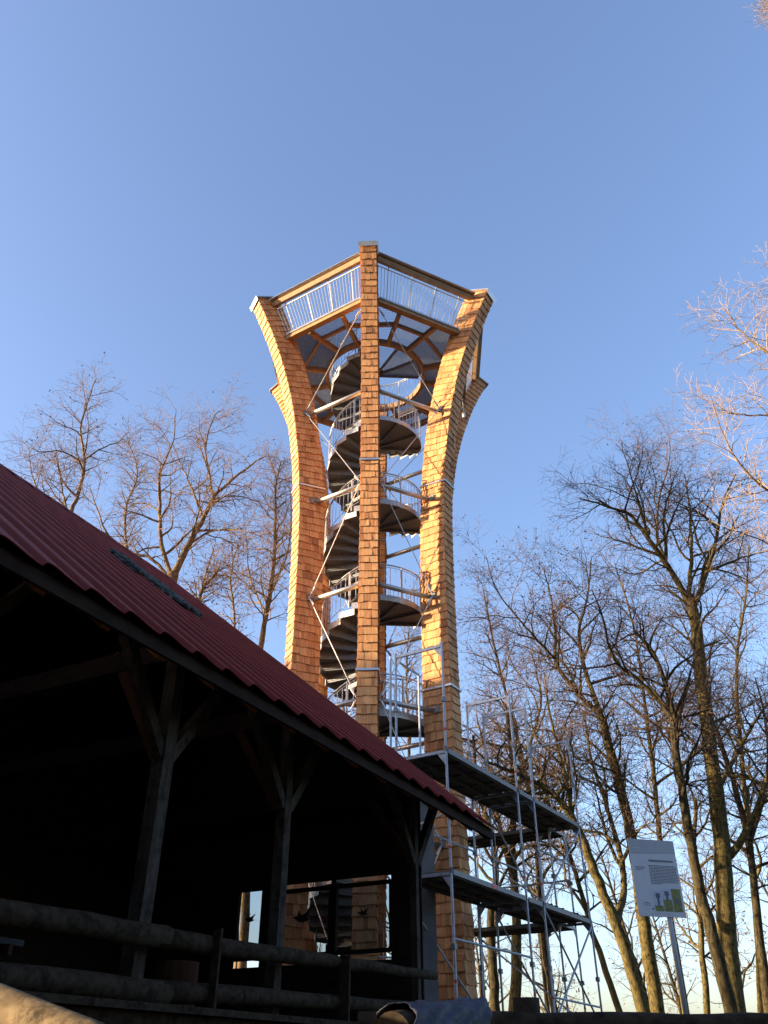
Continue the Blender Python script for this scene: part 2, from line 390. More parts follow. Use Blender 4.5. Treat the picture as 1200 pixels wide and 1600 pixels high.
# ---- spiral stair
RS = 1.50; NT = 16
A0 = R(5)                       # landing from -95 deg to +5 deg (angle from +X, counter-clockwise)
LAND = [20.15, 16.95, 13.80, 10.66, 7.45, 4.25, 1.05]
q = TMB(); q.tube([TC+Zv(GZ-0.1), TC+Zv(ZD+1.1)], 0.14, 20); q.build('stair_column', M['steel_dark'], tower, smooth=True)
def pol(r, a, z): return TC+Vector((r*math.cos(a), r*math.sin(a), z))
def wedge(q, a0, a1, z, th, r0=0.15, r1=RS, n=1):
    for i in range(n):
        b0 = a0+(a1-a0)*i/n; b1 = a0+(a1-a0)*(i+1)/n
        q.hexa([pol(r0, b0, z-th), pol(r1, b0, z-th), pol(r1, b1, z-th), pol(r0, b1, z-th)], [pol(r0, b0, z), pol(r1, b0, z), pol(r1, b1, z), pol(r0, b1, z)])
def railing(fun, s0, s1, nb, name='stair_railing', posts=()):
    q = TMB(); N_ = max(6, int(nb*0.8)); q.tube([fun(s0+(s1-s0)*i/N_, 1.0) for i in range(N_+1)], 0.021, 8)
    q.tube([fun(s0+(s1-s0)*i/N_, 0.93) for i in range(N_+1)], 0.009, 5)
    q.tube([fun(s0+(s1-s0)*i/N_, 0.06) for i in range(N_+1)], 0.010, 5)
    rl = q.build(name, M['steel'], tower, smooth=True)
    q = TMB()
    for i in range(nb+1):
        s_ = s0+(s1-s0)*i/nb; q.tube([fun(s_, 0.04), fun(s_, 0.93)], 0.0105, 5, cap=False)
    q.build('balusters', M['steel'], rl, kind='stuff')
    for s_ in posts:
        q = TMB(); q.tube([fun(s_, -0.12), fun(s_, 1.0)], 0.022, 8); q.build('railing_post', M['steel'], rl)
for li, zl in enumerate(LAND):
    # landing plate with beams under it
    q = TMB()
    if li: wedge(q, R(-95), R(5), zl-0.01, 0.03, n=10)
    else: wedge(q, R(-95), R(5), zl-0.01, 0.03, r1=0.3, n=6)
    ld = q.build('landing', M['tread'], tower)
    if not li:
        for b0, b1 in ((-94, -60.5), (-59.5, -28.5), (-27.5, 4)):
            pl = [pol(0.31, R(b0), 0), pol(RS+0.08, R(b0), 0), pol(RS+0.10, R((b0+b1)/2), 0), pol(RS+0.08, R(b1), 0), pol(0.31, R(b1), 0)]
            grating(pl, pol(1, R((b0+b1)/2), 0)-TC, zl-0.02, 'landing_panel', parent=ld)
    for aa in (R(-93.5), R(-60), R(-28), R(3.5)):
        q = TMB(); q.beam(pol(0.14, aa, zl-0.085), pol(RS-0.02, aa, zl-0.085), 0.05, 0.088); q.build('landing_beam', M['steel_dark'], ld)
    q = TMB()
    for i in range(12):
        b0 = R(-95)+R(100)*i/12; b1 = R(-95)+R(100)*(i+1)/12
        q.hexa([pol(RS, b0, zl-0.12), pol(RS+0.012, b0, zl-0.12), pol(RS+0.012, b1, zl-0.12), pol(RS, b1, zl-0.12)], [pol(RS, b0, zl+0.03), pol(RS+0.012, b0, zl+0.03), pol(RS+0.012, b1, zl+0.03), pol(RS, b1, zl+0.03)])
    q.build('landing_rim', M['steel'], ld)
    if li > 0:
        railing(lambda s_, h_, zl=zl: pol(RS-0.02, s_, zl+h_), R(-90), R(2), 15, 'landing_railing', (R(-88), R(-58), R(-28), R(0)))
    if li+1 < len(LAND):
        zb, ztp = LAND[li+1], zl; rise = (ztp-zb)/(NT+1); span = R(260)/NT
        for i in range(NT):
            a0 = A0+span*i; z = zb+rise*(i+1); q = TMB()
            wedge(q, a0-R(1.5), a0+span+R(1.0), z, 0.028)
            q.beam(pol(0.14, a0-R(1.0), z-0.035), pol(RS, a0-R(1.0), z-0.035), 0.02, 0.066)
            q.beam(pol(0.14, a0+span*0.98, z-0.035), pol(RS, a0+span*0.98, z-0.035), 0.02, 0.066)
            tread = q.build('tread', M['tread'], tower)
            if i < NT-1:
                q = TMB(); q.beam(pol(0.14, a0+span*0.985, z+rise*0.42), pol(RS-0.01, a0+span*0.985, z+rise*0.42), 0.006, rise*0.84); q.build('riser', M['tread'], tread)
            q = TMB(); b0, b1 = a0-R(1.2), a0+span+R(2)
            q.hexa([pol(RS, b0, z-0.15), pol(RS+0.012, b0, z-0.15), pol(RS+0.012, b1, z-0.15), pol(RS, b1, z-0.15)], [pol(RS, b0, z+0.03), pol(RS+0.012, b0, z+0.03), pol(RS+0.012, b1, z+0.03), pol(RS, b1, z+0.03)])
            q.build('tread_end_plate', M['steel'], tread)
        railing(lambda s_, h_, zb=zb, ztp=ztp: pol(RS-0.015, s_, zb+(ztp-zb)*min(1, (s_-A0)/R(262)+0.03)+h_), A0, R(264), 42, 'stair_railing', tuple(A0+R(260)*f for f in (0.12, 0.32, 0.52, 0.72, 0.92)))
# railing round the deck opening, back right
railing(lambda s_, h_: pol(RI+0.05, s_, ZD+h_), R(5), R(262), 36, 'opening_railing', tuple(R(a) for a in (8, 60, 110, 160, 210, 258)))
# small lamp under the back right deck edge
q = TMB(); p = sidept(1, 0.80)+Zv(ZD-1.1)
q.tube([p+Zv(0.12), p-Zv(0.10)], 0.06, 10, r2=0.045); q.tube([p+Zv(0.8), p+Zv(0.12)], 0.012, 6); q.build('hanging_lamp', M['lamp'], tower)

# ============================================================ PAVILION
U = Vector((0.4648, 0.8854, 0)).normalized(); N_ = Vector((-U.y, U.x, 0)); BP = Vector((1.586, 12.477, 2.9))
PH = R(40.25); SL = N_*math.cos(PH)+Zv(math.sin(PH)); LS = 8.95; UN = -10.9
def bp(u, n, z): return Vector((BP.x, BP.y, 0))+U*u+N_*n+Zv(z)
pav = thing('pavilion', 'open timber shelter with steep dark red ribbed roof and log railing, in deep shade', 'shelter')
MOD = 0.4045
RN = SL.cross(U).normalized()
if RN.z < 0: RN = -RN
prof = [(0.0, 0.0), (0.012, 0.030), (0.022, 0.038), (0.060, 0.040), (0.125, 0.034), (0.19, 0.024), (0.27, 0.013), (0.35, 0.004), (MOD, 0.0)]
def roofpanel(SLv, RNv):
    mb = MB(); n = len(prof); steps = 6
    for i in range(steps+1):
        s_ = LS*i/steps-0.04*(i == 0)
        for (uu, hh) in prof: mb.v.append(tuple(-U*uu+U*MOD*0+SLv*s_+RNv*(hh+0.012)))
        for (uu, hh) in prof: mb.v.append(tuple(-U*uu+SLv*s_+RNv*(hh+0.004)))
    for i in range(steps):
        for j in range(n-1):
            a = i*2*n+j; mb.f.append((a, a+1, a+2*n+1, a+2*n)); mb.t.append(0)
            a += n; mb.f.append((a+1, a, a+2*n, a+2*n+1)); mb.t.append(0)
    for j in range(n-1): mb.f.append((j+1, j, n+j, n+j+1)); mb.t.append(0)
    return mb.mesh('roof_panel', M['roof'])
prof = [(MOD-a, b) for a, b in prof][::-1]   # steep side towards the near end
pm = roofpanel(SL, RN)
SLb = -N_*math.cos(PH)+Zv(math.sin(PH)); RNb = Vector((-RN.x, -RN.y, RN.z))
pmb = roofpanel(SLb, RNb)
npan = int(-UN/MOD)
nridge = LS*math.cos(PH)
roofE = bpy.data.objects.new('roof', None); COL.objects.link(roofE); roofE.parent = pav
for i in range(npan):
    link('roof_panel', pm, roofE, BP-U*(MOD*i)); link('roof_panel', pmb, roofE, BP+N_*(2*nridge)-U*(MOD*i))
ZR = 2.9+LS*math.sin(PH)
mb = MB()
for sg, s_ in ((1, SL), (-1, SLb)):
    pass
r0, r1 = bp(0.03, nridge, ZR+0.03), bp(UN, nridge, ZR+0.03)
mb.add([r0+N_*-0.16+Zv(-0.10), r1+N_*-0.16+Zv(-0.10), r1+Zv(0.05), r0+Zv(0.05), r0+N_*0.16+Zv(-0.10), r1+N_*0.16+Zv(-0.10)], [(0, 1, 2, 3), (3, 2, 5, 4)])
mb.build('ridge_cap', M['roof'], pav)
for uu in (-0.02, UN+0.05):     # verge boards
    for n0, s_ in ((0, SL), (2*nridge, SLb)):
        mb = MB(); a = bp(uu, n0, 2.9); mb.beam(a+s_*0.03-RN*0.10, a+s_*(LS-0.05)-RN*0.10, 0.035, 0.16, up=RN); mb.build('verge_board', M['darkwood'], pav)
# boarding under the sheets
for n0, s_, rn in ((0, SL, RN), (2*nridge, SLb, RNb)):
    mb = MB(); c = bp(UN/2, n0, 2.9)+s_*(LS/2+0.05)-rn*0.035
    mb.obox(c, U*(-UN/2-0.04), s_*(LS/2-0.06), rn*0.012); mb.build('roof_boarding', M['darkwood'], pav)
# rafters
i = 0; u_ = -0.35
while u_ > UN:
    for n0, s_, rn in ((0, SL, RN), (2*nridge, SLb, RNb)):
        mb = MB(); a = bp(u_, n0, 2.9); mb.beam(a+s_*0.14-rn*0.12, a+s_*(LS-0.1)-rn*0.12, 0.10, 0.15, up=rn); mb.build('rafter', M['rafter_lit'], pav)
    u_ -= 0.66
# eave board / gutter board
mb = MB(); mb.beam(bp(-0.02, 0.05, 2.83), bp(UN, 0.05, 2.83), 0.035, 0.11); mb.build('eave_board', M['darkwood'], pav)
NP = 0.80                       # posts line
mb = MB(); mb.beam(bp(-0.5, NP, 2.72+0.66), bp(UN+0.2, NP, 2.72+0.66), 0.16, 0.20); mb.build('wall_plate', M['rafter'], pav)
mb = MB(); mb.beam(bp(-0.5, 13.0, 3.38), bp(UN+0.2, 13.0, 3.38), 0.16, 0.20); mb.build('wall_plate', M['rafter'], pav)
FL = 0.42
for (u_, wd) in ((-1.02, 0.09), (-4.18, 0.115), (-6.13, 0.135), (-8.6, 0.14), (UN+0.25, 0.18)):
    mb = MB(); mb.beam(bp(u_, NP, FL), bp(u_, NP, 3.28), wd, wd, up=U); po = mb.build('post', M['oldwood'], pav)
    for sg in (-1, 1):
        mb = MB(); mb.beam(bp(u_+sg*0.05, NP, 2.35), bp(u_+sg*0.72, NP, 3.27), 0.10, 0.10, up=N_); mb.build('brace', M['oldwood'], po)
    mb = MB(); mb.beam(bp(u_, NP+0.06, 2.35), bp(u_, NP+0.80, 3.5), 0.10, 0.10, up=U); mb.build('brace', M['rafter'], po)
# tie beams
for u_ in (-1.0, -4.18, -6.13, -8.6):
    mb = MB(); mb.beam(bp(u_, NP+0.09, 3.38), bp(u_, 12.9, 3.38), 0.14, 0.20); mb.build('tie_beam', M['darkwood'], pav)
# floor and its edge beam
mb = MB(); mb.obox(bp(UN/2, 6.9, FL-0.06), U*(-UN/2-0.4), N_*6.2, Zv(0.05)); mb.build('floor', M['picnic'], pav)
mb = MB(); mb.beam(bp(-0.35, NP-0.25, FL-0.01), bp(UN, NP-0.25, FL-0.01), 0.28, 0.05); mb.build('edge_board', M['log'], pav)
mb = MB(); mb.beam(bp(-0.35, NP-0.20, FL-0.14), bp(UN, NP-0.20, FL-0.14), 0.18, 0.20); mb.build('edge_beam', M['log'], pav)
# plinth below floor
mb = MB(); mb.obox(bp(UN/2, 6.9, FL-1.4), U*(-UN/2-0.55), N_*5.9, Zv(1.28)); mb.build('plinth', M['darkwood'], pav)
# walls: back wall, unseen near end wall, far end (gable) wall of boards with window openings
def boards(name, place, x0, x1, z0, z1, holes=(), bw=0.19, th=0.035, up=None):
    wall = bpy.data.objects.new(name, None); COL.objects.link(wall); wall.parent = pav
    z = z0
    while z < z1(0)-1e-3 if callable(z1) else z < z1-1e-3:
        ztop = z+bw-0.008
        segs = [(x0, x1)]
        if callable(z1):
            lim = z1(ztop); segs = [(max(x0, lim[0]), min(x1, lim[1]))] if lim else []
        for (hx0, hx1, hz0, hz1) in holes:
            if ztop > hz0+0.02 and z < hz1-0.02:
                ns = []
                for a, b_ in segs:
                    if hx0 > a: ns.append((a, min(b_, hx0)))
                    if hx1 < b_: ns.append((max(a, hx1), b_))
                segs = [s_ for s_ in ns if s_[1]-s_[0] > 0.03]
        for a, b_ in segs:
            if b_-a < 0.05: continue
            mb = MB(); ju = rs.uniform(-0.004, 0.004)
            pts = [place(a, z, ju), place(b_, z, ju), place(b_, z, ju+th), place(a, z, ju+th)]; tp_ = [place(a, z, ju+0.008), place(b_, z, ju+0.008), place(b_, z, ju+th-0.008), place(a, z, ju+th-0.008)]
            mb.hexa(pts, [p+Zv(bw+0.004) for p in tp_]); mb.build('board', M['darkwood'], wall)
        z += bw
    return wall
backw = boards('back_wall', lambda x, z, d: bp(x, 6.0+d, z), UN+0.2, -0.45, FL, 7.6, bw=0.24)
boards('near_wall', lambda x, z, d: bp(UN+0.2+d, x, z), 0.75, 13.0, FL-1.2, 4.6, bw=0.24)  # out of view, added to keep the sun out of the shelter
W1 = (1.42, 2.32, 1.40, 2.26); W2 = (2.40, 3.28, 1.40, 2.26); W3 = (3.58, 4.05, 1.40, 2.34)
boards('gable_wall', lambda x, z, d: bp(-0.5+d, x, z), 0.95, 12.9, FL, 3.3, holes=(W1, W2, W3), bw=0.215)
def gz(zt_):
    m_ = (zt_-2.75)/math.tan(PH); a, b_ = m_+0.0, 2*nridge-m_
    return (a, b_) if b_-a > 0.2 else None
wall = bpy.data.objects.new('gable_top', None); COL.objects.link(wall); wall.parent = pav
z = 3.31
while gz(z+0.24):
    a, b_ = gz(z+0.24); mb = MB(); pts = [bp(-0.5, a, z), bp(-0.5, b_, z), bp(-0.465, b_, z), bp(-0.465, a, z)]; mb.hexa(pts, [p+Zv(0.244) for p in (pts[0]+U*.008, pts[1]+U*.008, pts[2]-U*.008, pts[3]-U*.008)]); mb.build('board', M['darkwood'], wall); z += 0.24
for wi, (a, b_, z0, z1) in enumerate((W1, W2, W3)):
    win = bpy.data.objects.new('window', None); COL.objects.link(win); win.parent = pav
    mb = MB(); fw = 0.05
    for p, q2 in (((a, z0), (b_, z0)), ((a, z1), (b_, z1))): mb.obox(bp(-0.48, (a+b_)/2, p[1]), N_*((b_-a)/2+fw/2), U*0.035, Zv(fw/2))
    for x in (a, b_): mb.obox(bp(-0.48, x, (z0+z1)/2), N_*(fw/2), U*0.034, Zv((z1-z0)/2-fw/2))
    mb.build('frame', M['darkwood'], win)
    mb = MB(); mb.obox(bp(-0.47, (a+b_)/2, (z0+z1)/2), N_*((b_-a)/2-fw/2), U*0.003, Zv((z1-z0)/2-fw/2)); mb.build('pane', M['glass'], win)
    if wi < 3:
        mb = MB(); cx = (a+b_)/2+(0.05 if wi == 1 else 0.0); cz = z0+(z1-z0)*0.56; s_ = (0.10, 0.17, 0.11)[wi]
        sh = [(-1.0, 0.15), (-0.45, 0.18), (-0.35, 0.75), (-0.1, 0.25), (0.25, 0.35), (0.9, 0.7), (0.45, 0.0), (0.75, -0.15), (0.1, -0.35), (-0.35, -0.25)]
        vs = [bp(-0.479, cx-x*s_, cz+y*s_) for x, y in sh]+[bp(-0.476, cx-x*s_, cz+y*s_) for x, y in sh]
        m_ = len(sh); mb.add(vs, [tuple(range(m_)), tuple(reversed(range(m_, 2*m_)))]+[(i, (i+1) % m_, m_+(i+1) % m_, m_+i) for i in range(m_)])
        mb.build('bird_sticker', M['black'], win)
# log rails in front of the posts
def logpath(p, q, n=9, wob=0.012, seed=1):
    r_ = random.Random(seed); p = Vector(p); q = Vector(q)
    return [p.lerp(q, i/n)+Vector((r_.uniform(-wob, wob), r_.uniform(-wob, wob), r_.uniform(-wob, wob))) for i in range(n+1)]
NR = NP-0.22
for u0, u1, z0, z1, r0_, r1_ in ((UN, -6.05, 0.84, 0.90, 0.075, 0.085), (-6.15, -0.95, 0.885, 1.02, 0.080, 0.050), (UN, -5.95, 0.50, 0.52, 0.075, 0.085), (-6.05, -1.0, 0.53, 0.66, 0.080, 0.055)):
    mb = MB(); mb.tube(logpath(bp(u0, NR, z0), bp(u1, NR, z1), 12, 0.008, int(z0*100)), r0_, 14, r2=r1_); mb.build('rail_log', M['log'], pav, smooth=True)
for u_, wd in ((-5.50, 0.075), (-3.35, 0.11)):
    mb = MB(); mb.beam(bp(u_, NR-0.10, FL), bp(u_, NR-0.10, 1.02), wd, 0.03, up=U); mb.build('rail_upright', M['log'], pav)
# moss and dead twigs lying along the roof
rm = random.Random(8); mb = MB()
c0 = Vector(BP)-U*4.40+SL*5.05; c1 = Vector(BP)-U*3.84+SL*3.62
L_ = (c1-c0).length; dd = (c1-c0).normalized(); cr_ = dd.cross(RN)
for i in range(900):
    f = rm.random(); p = c0.lerp(c1, f)+cr_*rm.gauss(0, 0.13)*(1.1-abs(f-0.5))+RN*rm.uniform(0.03, 0.09)
    d_ = (dd+cr_*rm.uniform(-0.5, 0.5)).normalized(); ln = rm.uniform(0.04, 0.13)
    mb.tube([p-d_*ln, p+RN*rm.uniform(0, 0.02), p+d_*ln], rm.uniform(0.008, 0.022), 5)
tag(mb.build('moss_strip', M['moss']), 'strip of dark grey green moss and dead twigs lying along the red roof', 'moss')
# picnic bench inside
bench = thing('picnic_bench', 'dim grey bench with slanted brown leg standing behind the log railing', 'bench')
mb = MB(); mb.obox(bp(-7.4, 1.75, 0.86), U*0.85, N_*0.17, Zv(0.022)); mb.build('seat', M['picnic'], bench)
mb = MB(); mb.obox(bp(-7.4, 2.35, 1.14), U*0.85, N_*0.30, Zv(0.022)); mb.build('table_top', M['picnic'], bench)
for u_ in (-6.75, -8.0):
    mb = MB(); mb.beam(bp(u_, 1.6, FL), bp(u_, 2.15, 1.11), 0.05, 0.10, up=U); mb.build('leg', M['rafter'], bench)
    mb = MB(); mb.beam(bp(u_, 3.05, FL), bp(u_, 2.5, 1.11), 0.05, 0.10, up=U); mb.build('leg', M['rafter'], bench)
    mb = MB(); mb.beam(bp(u_+0.06, 1.55, 0.80), bp(u_+0.06, 3.1, 0.80), 0.04, 0.08); mb.build('stretcher', M['rafter'], bench)
# round stool logs inside
st_ = MB(); st_.tube([bp(-4.75, 1.5, FL), bp(-4.75, 1.5, 0.88)], 0.2, 16); tag(st_.build('log_stool', M['rafter'], smooth=False), 'short upright log stool between the two posts behind the rail', 'stool')

# ============================================================ SCAFFOLD
SA = Vector((0.528, 0.849, 0)).normalized(); SB = Vector((-SA.y, SA.x, 0)); SO = Vector((1.2, 16.0, 0))
def sp(a, b_, z, O=SO, A=SA, B_=SB): return O+A*a+B_*b_+Zv(z)
def scaf(label, frames, bays, lifts, zbase, O, A, B_, extra=None, wdt=1.12, group='aluminium frame scaffolds round the tower foot'):
    s = thing('scaffold', label, 'scaffold', group)
    P = lambda a, b_, z: sp(a, b_, z, O, A, B_)
    for a in frames:
        for li, (z0, z1) in enumerate(lifts):
            if a == frames[-1] and z1 > lifts[-1][1]-0.01: pass
            mb = MB()
            for b_ in (0, wdt): mb.tube([P(a, b_, z0), P(a, b_, z1+0.10)], 0.0245, 10)
            mb.beam(P(a, 0.02, z1), P(a, wdt-0.02, z1), 0.045, 0.055)
            for b0, sg in ((0.02, 1), (wdt-0.02, -1)):
                t0 = P(a-0.004, b0, z1-0.03); vs = [t0, P(a-0.004, b0+sg*0.17, z1-0.03), P(a-0.004, b0, z1-0.25)]
                vs += [v+A*0.008 for v in vs]; mb.add(vs, [(0, 1, 2), (5, 4, 3), (0, 3, 4, 1), (1, 4, 5, 2), (2, 5, 3, 0)])
            mb.build('frame', M['scaf'], s)
            for b_ in (0, wdt):
                mb = MB(); mb.tube([P(a, b_, z0+0.42 if li else z0+0.5), P(a, b_, z0+0.47 if li else z0+0.55)], 0.027, 10); mb.build('marker_band', M['red'], s)
                mb = MB(); mb.obox(P(a, b_+0.0, z0+1.05), A*0.05, B_*0.035, Zv(0.045)); mb.build('coupler', M['steel_dark'], s)
        for b_ in (0, wdt):
            mb = MB(); mb.tube([P(a, b_, ground_z(0, 18)), P(a, b_, zbase)], 0.018, 8); mb.obox(P(a, b_, ground_z(0, 18)+0.01), A*0.08, B_*0.08, Zv(0.008)); mb.build('base_jack', M['steel_dark'], s)
    for (a0, a1, zs) in bays:
        for z in zs:
            for i in range(3):
                b0 = 0.03+i*(wdt-0.06)/3; bw = (wdt-0.06)/3-0.02; mb = MB()
                mb.obox(P((a0+a1)/2, b0+bw/2, z+0.045), A*((a1-a0)/2-0.03), B_*(bw/2), Zv(0.012))
                for bb in (b0+0.012, b0+bw-0.012): mb.obox(P((a0+a1)/2, bb, z+0.0), A*((a1-a0)/2-0.03), B_*0.012, Zv(0.031))
                for aa in (a0+0.8, a0+1.6, a0+2.4):
                    if aa < a1-0.2: mb.obox(P(aa, b0+bw/2, z+0.012), A*0.02, B_*(bw/2-0.03), Zv(0.018))
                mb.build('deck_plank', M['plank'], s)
            mb = MB(); mb.obox(P((a0+a1)/2, -0.012, z+0.03), A*((a1-a0)/2-0.06), B_*0.008, Zv(0.045)); mb.build('deck_edge', M['steel_dark'], s)
            if a1 == 3.31 and z < 3: mb = MB(); mb.obox(P(a1-1.55, -0.023, z+0.03), A*0.12, B_*0.003, Zv(0.03)); mb.build('red_edge_mark', M['red'], s)
    return s, P
def tubeP(s, P, pts, r=0.022, name='brace', m='scaf'):
    mb = MB(); mb.tube([P(*p) for p in pts], r, 8); return mb.build(name, M[m], s)
L3 = [(0.76, 2.98), (2.98, 5.18), (5.18, 7.40)]
s1, P1 = scaf('silver frame scaffold nearest the shelter gable, two boarded levels with bare frames on top', (0.0, 3.31), [(0.0, 3.31, (2.98, 5.18))], L3, 0.76, SO, SA, SB)
s2, P2 = scaf('silver frame scaffold on the right with crossed braces, end frames pointing to the trees', (4.21, 7.05), [(4.21, 7.05, (2.98, 5.18)), (3.34, 4.19, (2.98, 5.18))], L3, 0.76, SO, SA, SB)
tubeP(s1, P1, [(0, 0, 1.93), (3.31, 0, 1.93)], name='guard_rail')
tubeP(s1, P1, [(0, 1.12, 4.05), (3.31, 1.12, 4.05)], name='guard_rail')
tubeP(s1, P1, [(0, 0, 4.05), (0.9, 1.12, 4.15)], name='guard_rail')
tubeP(s1, P1, [(0, 1.12, 2.9), (3.31, 1.12, 0.9)])
tubeP(s1, P1, [(0.02, 1.12, 7.35), (0.98, 1.12, 7.35)], name='end_guard'); tubeP(s1, P1, [(0.98, 1.12, 7.35), (0.98, 1.12, 5.25)], name='end_guard')
tubeP(s1, P1, [(0, 1.25, 5.1), (0, 1.25, 7.45)], name='end_guard')
for z0, z1 in ((3.05, 5.1), (0.85, 2.9)):
    tubeP(s2, P2, [(4.21, 0, z0), (7.05, 0, z1)]); tubeP(s2, P2, [(4.21, 1.12, z1), (7.05, 1.12, z0)])
tubeP(s2, P2, [(4.21, 0, 4.15), (7.05, 0, 4.1)], name='guard_rail'); tubeP(s2, P2, [(4.21, 1.12, 4.05), (7.05, 1.12, 4.05)], name='guard_rail')
tubeP(s2, P2, [(4.21, 0, 1.3), (7.05, 0, 1.25)], name='guard_rail'); tubeP(s2, P2, [(4.21, 0, 2.95), (7.05, 0, 0.75)])
tubeP(s2, P2, [(4.4, 1.12, 4.95), (4.4, 1.12, 3.55), (6.0, 1.12, 3.75)], r=0.010, name='bent_rod')
# debris lying on the right platform
rd = random.Random(3); mb = MB()
for i in range(90):
    a = rd.uniform(4.4, 6.9); p = P2(a, rd.uniform(0.02, 0.25), 2.98+0.065); mb.obox(p+Zv(0.02), SA*rd.uniform(0.02, 0.08), SB*rd.uniform(0.01, 0.05), Zv(rd.uniform(0.008, 0.045)))
tag(mb.build('shingle_offcuts', M['rafter'], kind='stuff'), 'loose shingle offcuts lying on the lower right scaffold boards', 'offcuts')
O3 = Vector((4.75, 22.95, 0))
s3, P3 = scaf('dark scaffold behind the tower leg, farthest one, seen below the shelter roof corner', (0.0, 2.6), [(0.0, 2.6, (2.98, 5.18))], [(0.76, 2.98), (2.98, 5.18)], 0.76, O3, SB, -SA)
tubeP(s3, P3, [(0, 0, 4.1), (2.6, 0, 4.1)], name='guard_rail'); tubeP(s3, P3, [(0, 0, 0.95), (2.6, 0, 2.9)]); tubeP(s3, P3, [(0, 0, 3.1), (2.6, 0, 5.0)])
tubeP(s3, P3, [(0, 0, 1.2), (2.6, 0, 1.2)], name='guard_rail')
# grey boarded post between shelter and leg
mb = MB(); c = at(668, 1400, 17.6); mb.beam((c.x, c.y, 0.5), (c.x, c.y, 5.6), 0.24, 0.3, up=(1, 0, 0))
tag(mb.build('boarded_post', M['concrete']), 'plain grey boarded post between the shelter corner and the shingled leg', 'post')

# ============================================================ SIGN
sg = thing('info_sign', 'white information board with text and three small pictures on a thin grey pole', 'sign')
SY = 14.0
a = at(981, 1310, SY); b_ = at(1050, 1303, SY+0.18); c = at(998, 1431, SY); 
ex = Vector((b_.x-a.x, 0.20, 0)); W_ = 0.80; ex = ex.normalized(); Hh = a.z-c.z; nrm = Vector((ex.y, -ex.x, 0))
o0 = Vector((a.x, SY, c.z))
def sb(x, y, d=0): return o0+ex*x+Zv(y)+nrm*d
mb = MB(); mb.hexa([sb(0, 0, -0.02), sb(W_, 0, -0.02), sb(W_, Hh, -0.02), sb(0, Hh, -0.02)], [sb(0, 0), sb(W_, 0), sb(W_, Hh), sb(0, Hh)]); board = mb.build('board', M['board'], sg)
def rect(x0, y0, x1, y1, m, d=0.003, nm='print'):
    mb = MB(); mb.hexa([sb(x0*W_, y0*Hh, d-0.002), sb(x1*W_, y0*Hh, d-0.002), sb(x1*W_, y1*Hh, d-0.002), sb(x0*W_, y1*Hh, d-0.002)], [sb(x0*W_, y0*Hh, d), sb(x1*W_, y0*Hh, d), sb(x1*W_, y1*Hh, d), sb(x0*W_, y1*Hh, d)])
    return mb.build(nm, M[m], board)
mb = MB(); mb.add([sb(0, 0.80*Hh, 0.003), sb(0.35*W_, 0.81*Hh, 0.003), sb(W_, 0.83*Hh, 0.003), sb(W_, Hh, 0.003), sb(0, Hh, 0.003)], [(0, 1, 2, 3, 4)]); mb.build('header_print', M['ink3'], board)
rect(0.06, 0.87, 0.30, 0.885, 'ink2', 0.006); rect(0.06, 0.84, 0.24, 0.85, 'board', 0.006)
rt_ = random.Random(2)
x = 0.38
mbt = MB()
while x < 0.92:                 # heading: row of small upright strokes, too blurred to read
    w2 = rt_.uniform(0.008, 0.02); y0 = 0.705; mbt.hexa([sb(x*W_, y0*Hh, 0.002), sb((x+w2)*W_, y0*Hh, 0.002), sb((x+w2)*W_, (y0+0.026)*Hh, 0.002), sb(x*W_, (y0+0.026)*Hh, 0.002)], [sb(x*W_, y0*Hh, 0.004), sb((x+w2)*W_, y0*Hh, 0.004), sb((x+w2)*W_, (y0+0.026)*Hh, 0.004), sb(x*W_, (y0+0.026)*Hh, 0.004)]); x += w2+rt_.uniform(0.006, 0.014)
mbt.build('heading_print', M['ink'], board)
mbt = MB()
for r_ in range(13):
    y0 = 0.65-r_*0.0195; x = 0.36
    x1_ = 0.93 if r_ != 12 else 0.6
    while x < x1_:
        w2 = rt_.uniform(0.02, 0.06)
        mbt.hexa([sb(x*W_, y0*Hh, 0.002), sb((x+w2)*W_, y0*Hh, 0.002), sb((x+w2)*W_, (y0+0.008)*Hh, 0.002), sb(x*W_, (y0+0.008)*Hh, 0.002)], [sb(x*W_, y0*Hh, 0.004), sb((x+w2)*W_, y0*Hh, 0.004), sb((x+w2)*W_, (y0+0.008)*Hh, 0.004), sb(x*W_, (y0+0.008)*Hh, 0.004)]); x += w2+0.012
mbt.build('text_print', M['ink'], board)
rect(0.07, 0.625, 0.28, 0.632, 'ink'); rect(0.07, 0.605, 0.25, 0.611, 'ink'); rect(0.07, 0.585, 0.20, 0.590, 'ink')
for i, (x0, x1_, y0, y1) in enumerate(((0.36, 0.54, 0.07, 0.33), (0.56, 0.74, 0.07, 0.36), (0.76, 0.95, 0.07, 0.36))):
    rect(x0, y0, x1_, y1, 'picsky', 0.003, 'picture'); rect(x0, y0, x1_, y0+(0.07, 0.15, 0.29)[i], 'picgreen', 0.005, 'picture_meadow')
    if i < 2:
        xc = (x0+x1_)/2; rect(xc-0.022, y0+(0.05, 0.13)[i], xc+0.022, y1-0.05, 'ink', 0.007, 'picture_tower'); rect(xc-0.045, y1-0.09, xc+0.045, y1-0.035, 'ink', 0.008, 'picture_tower')
    else: rect(x0+0.05, y0+0.1, x0+0.13, y0+0.17, 'ink', 0.007, 'picture_tower')
mb = MB(); vs = [sb((0.10+0.19*i/8)*W_, (0.155+0.018*math.sin(math.pi*i/8))*Hh, 0.004) for i in range(9)]+[sb((0.10+0.19*(8-i)/8)*W_, (0.155+0.008*math.sin(math.pi*i/8))*Hh, 0.004) for i in range(9)]
mb.add(vs, [tuple(range(18))]); mb.build('logo_print', M['ink'], board)
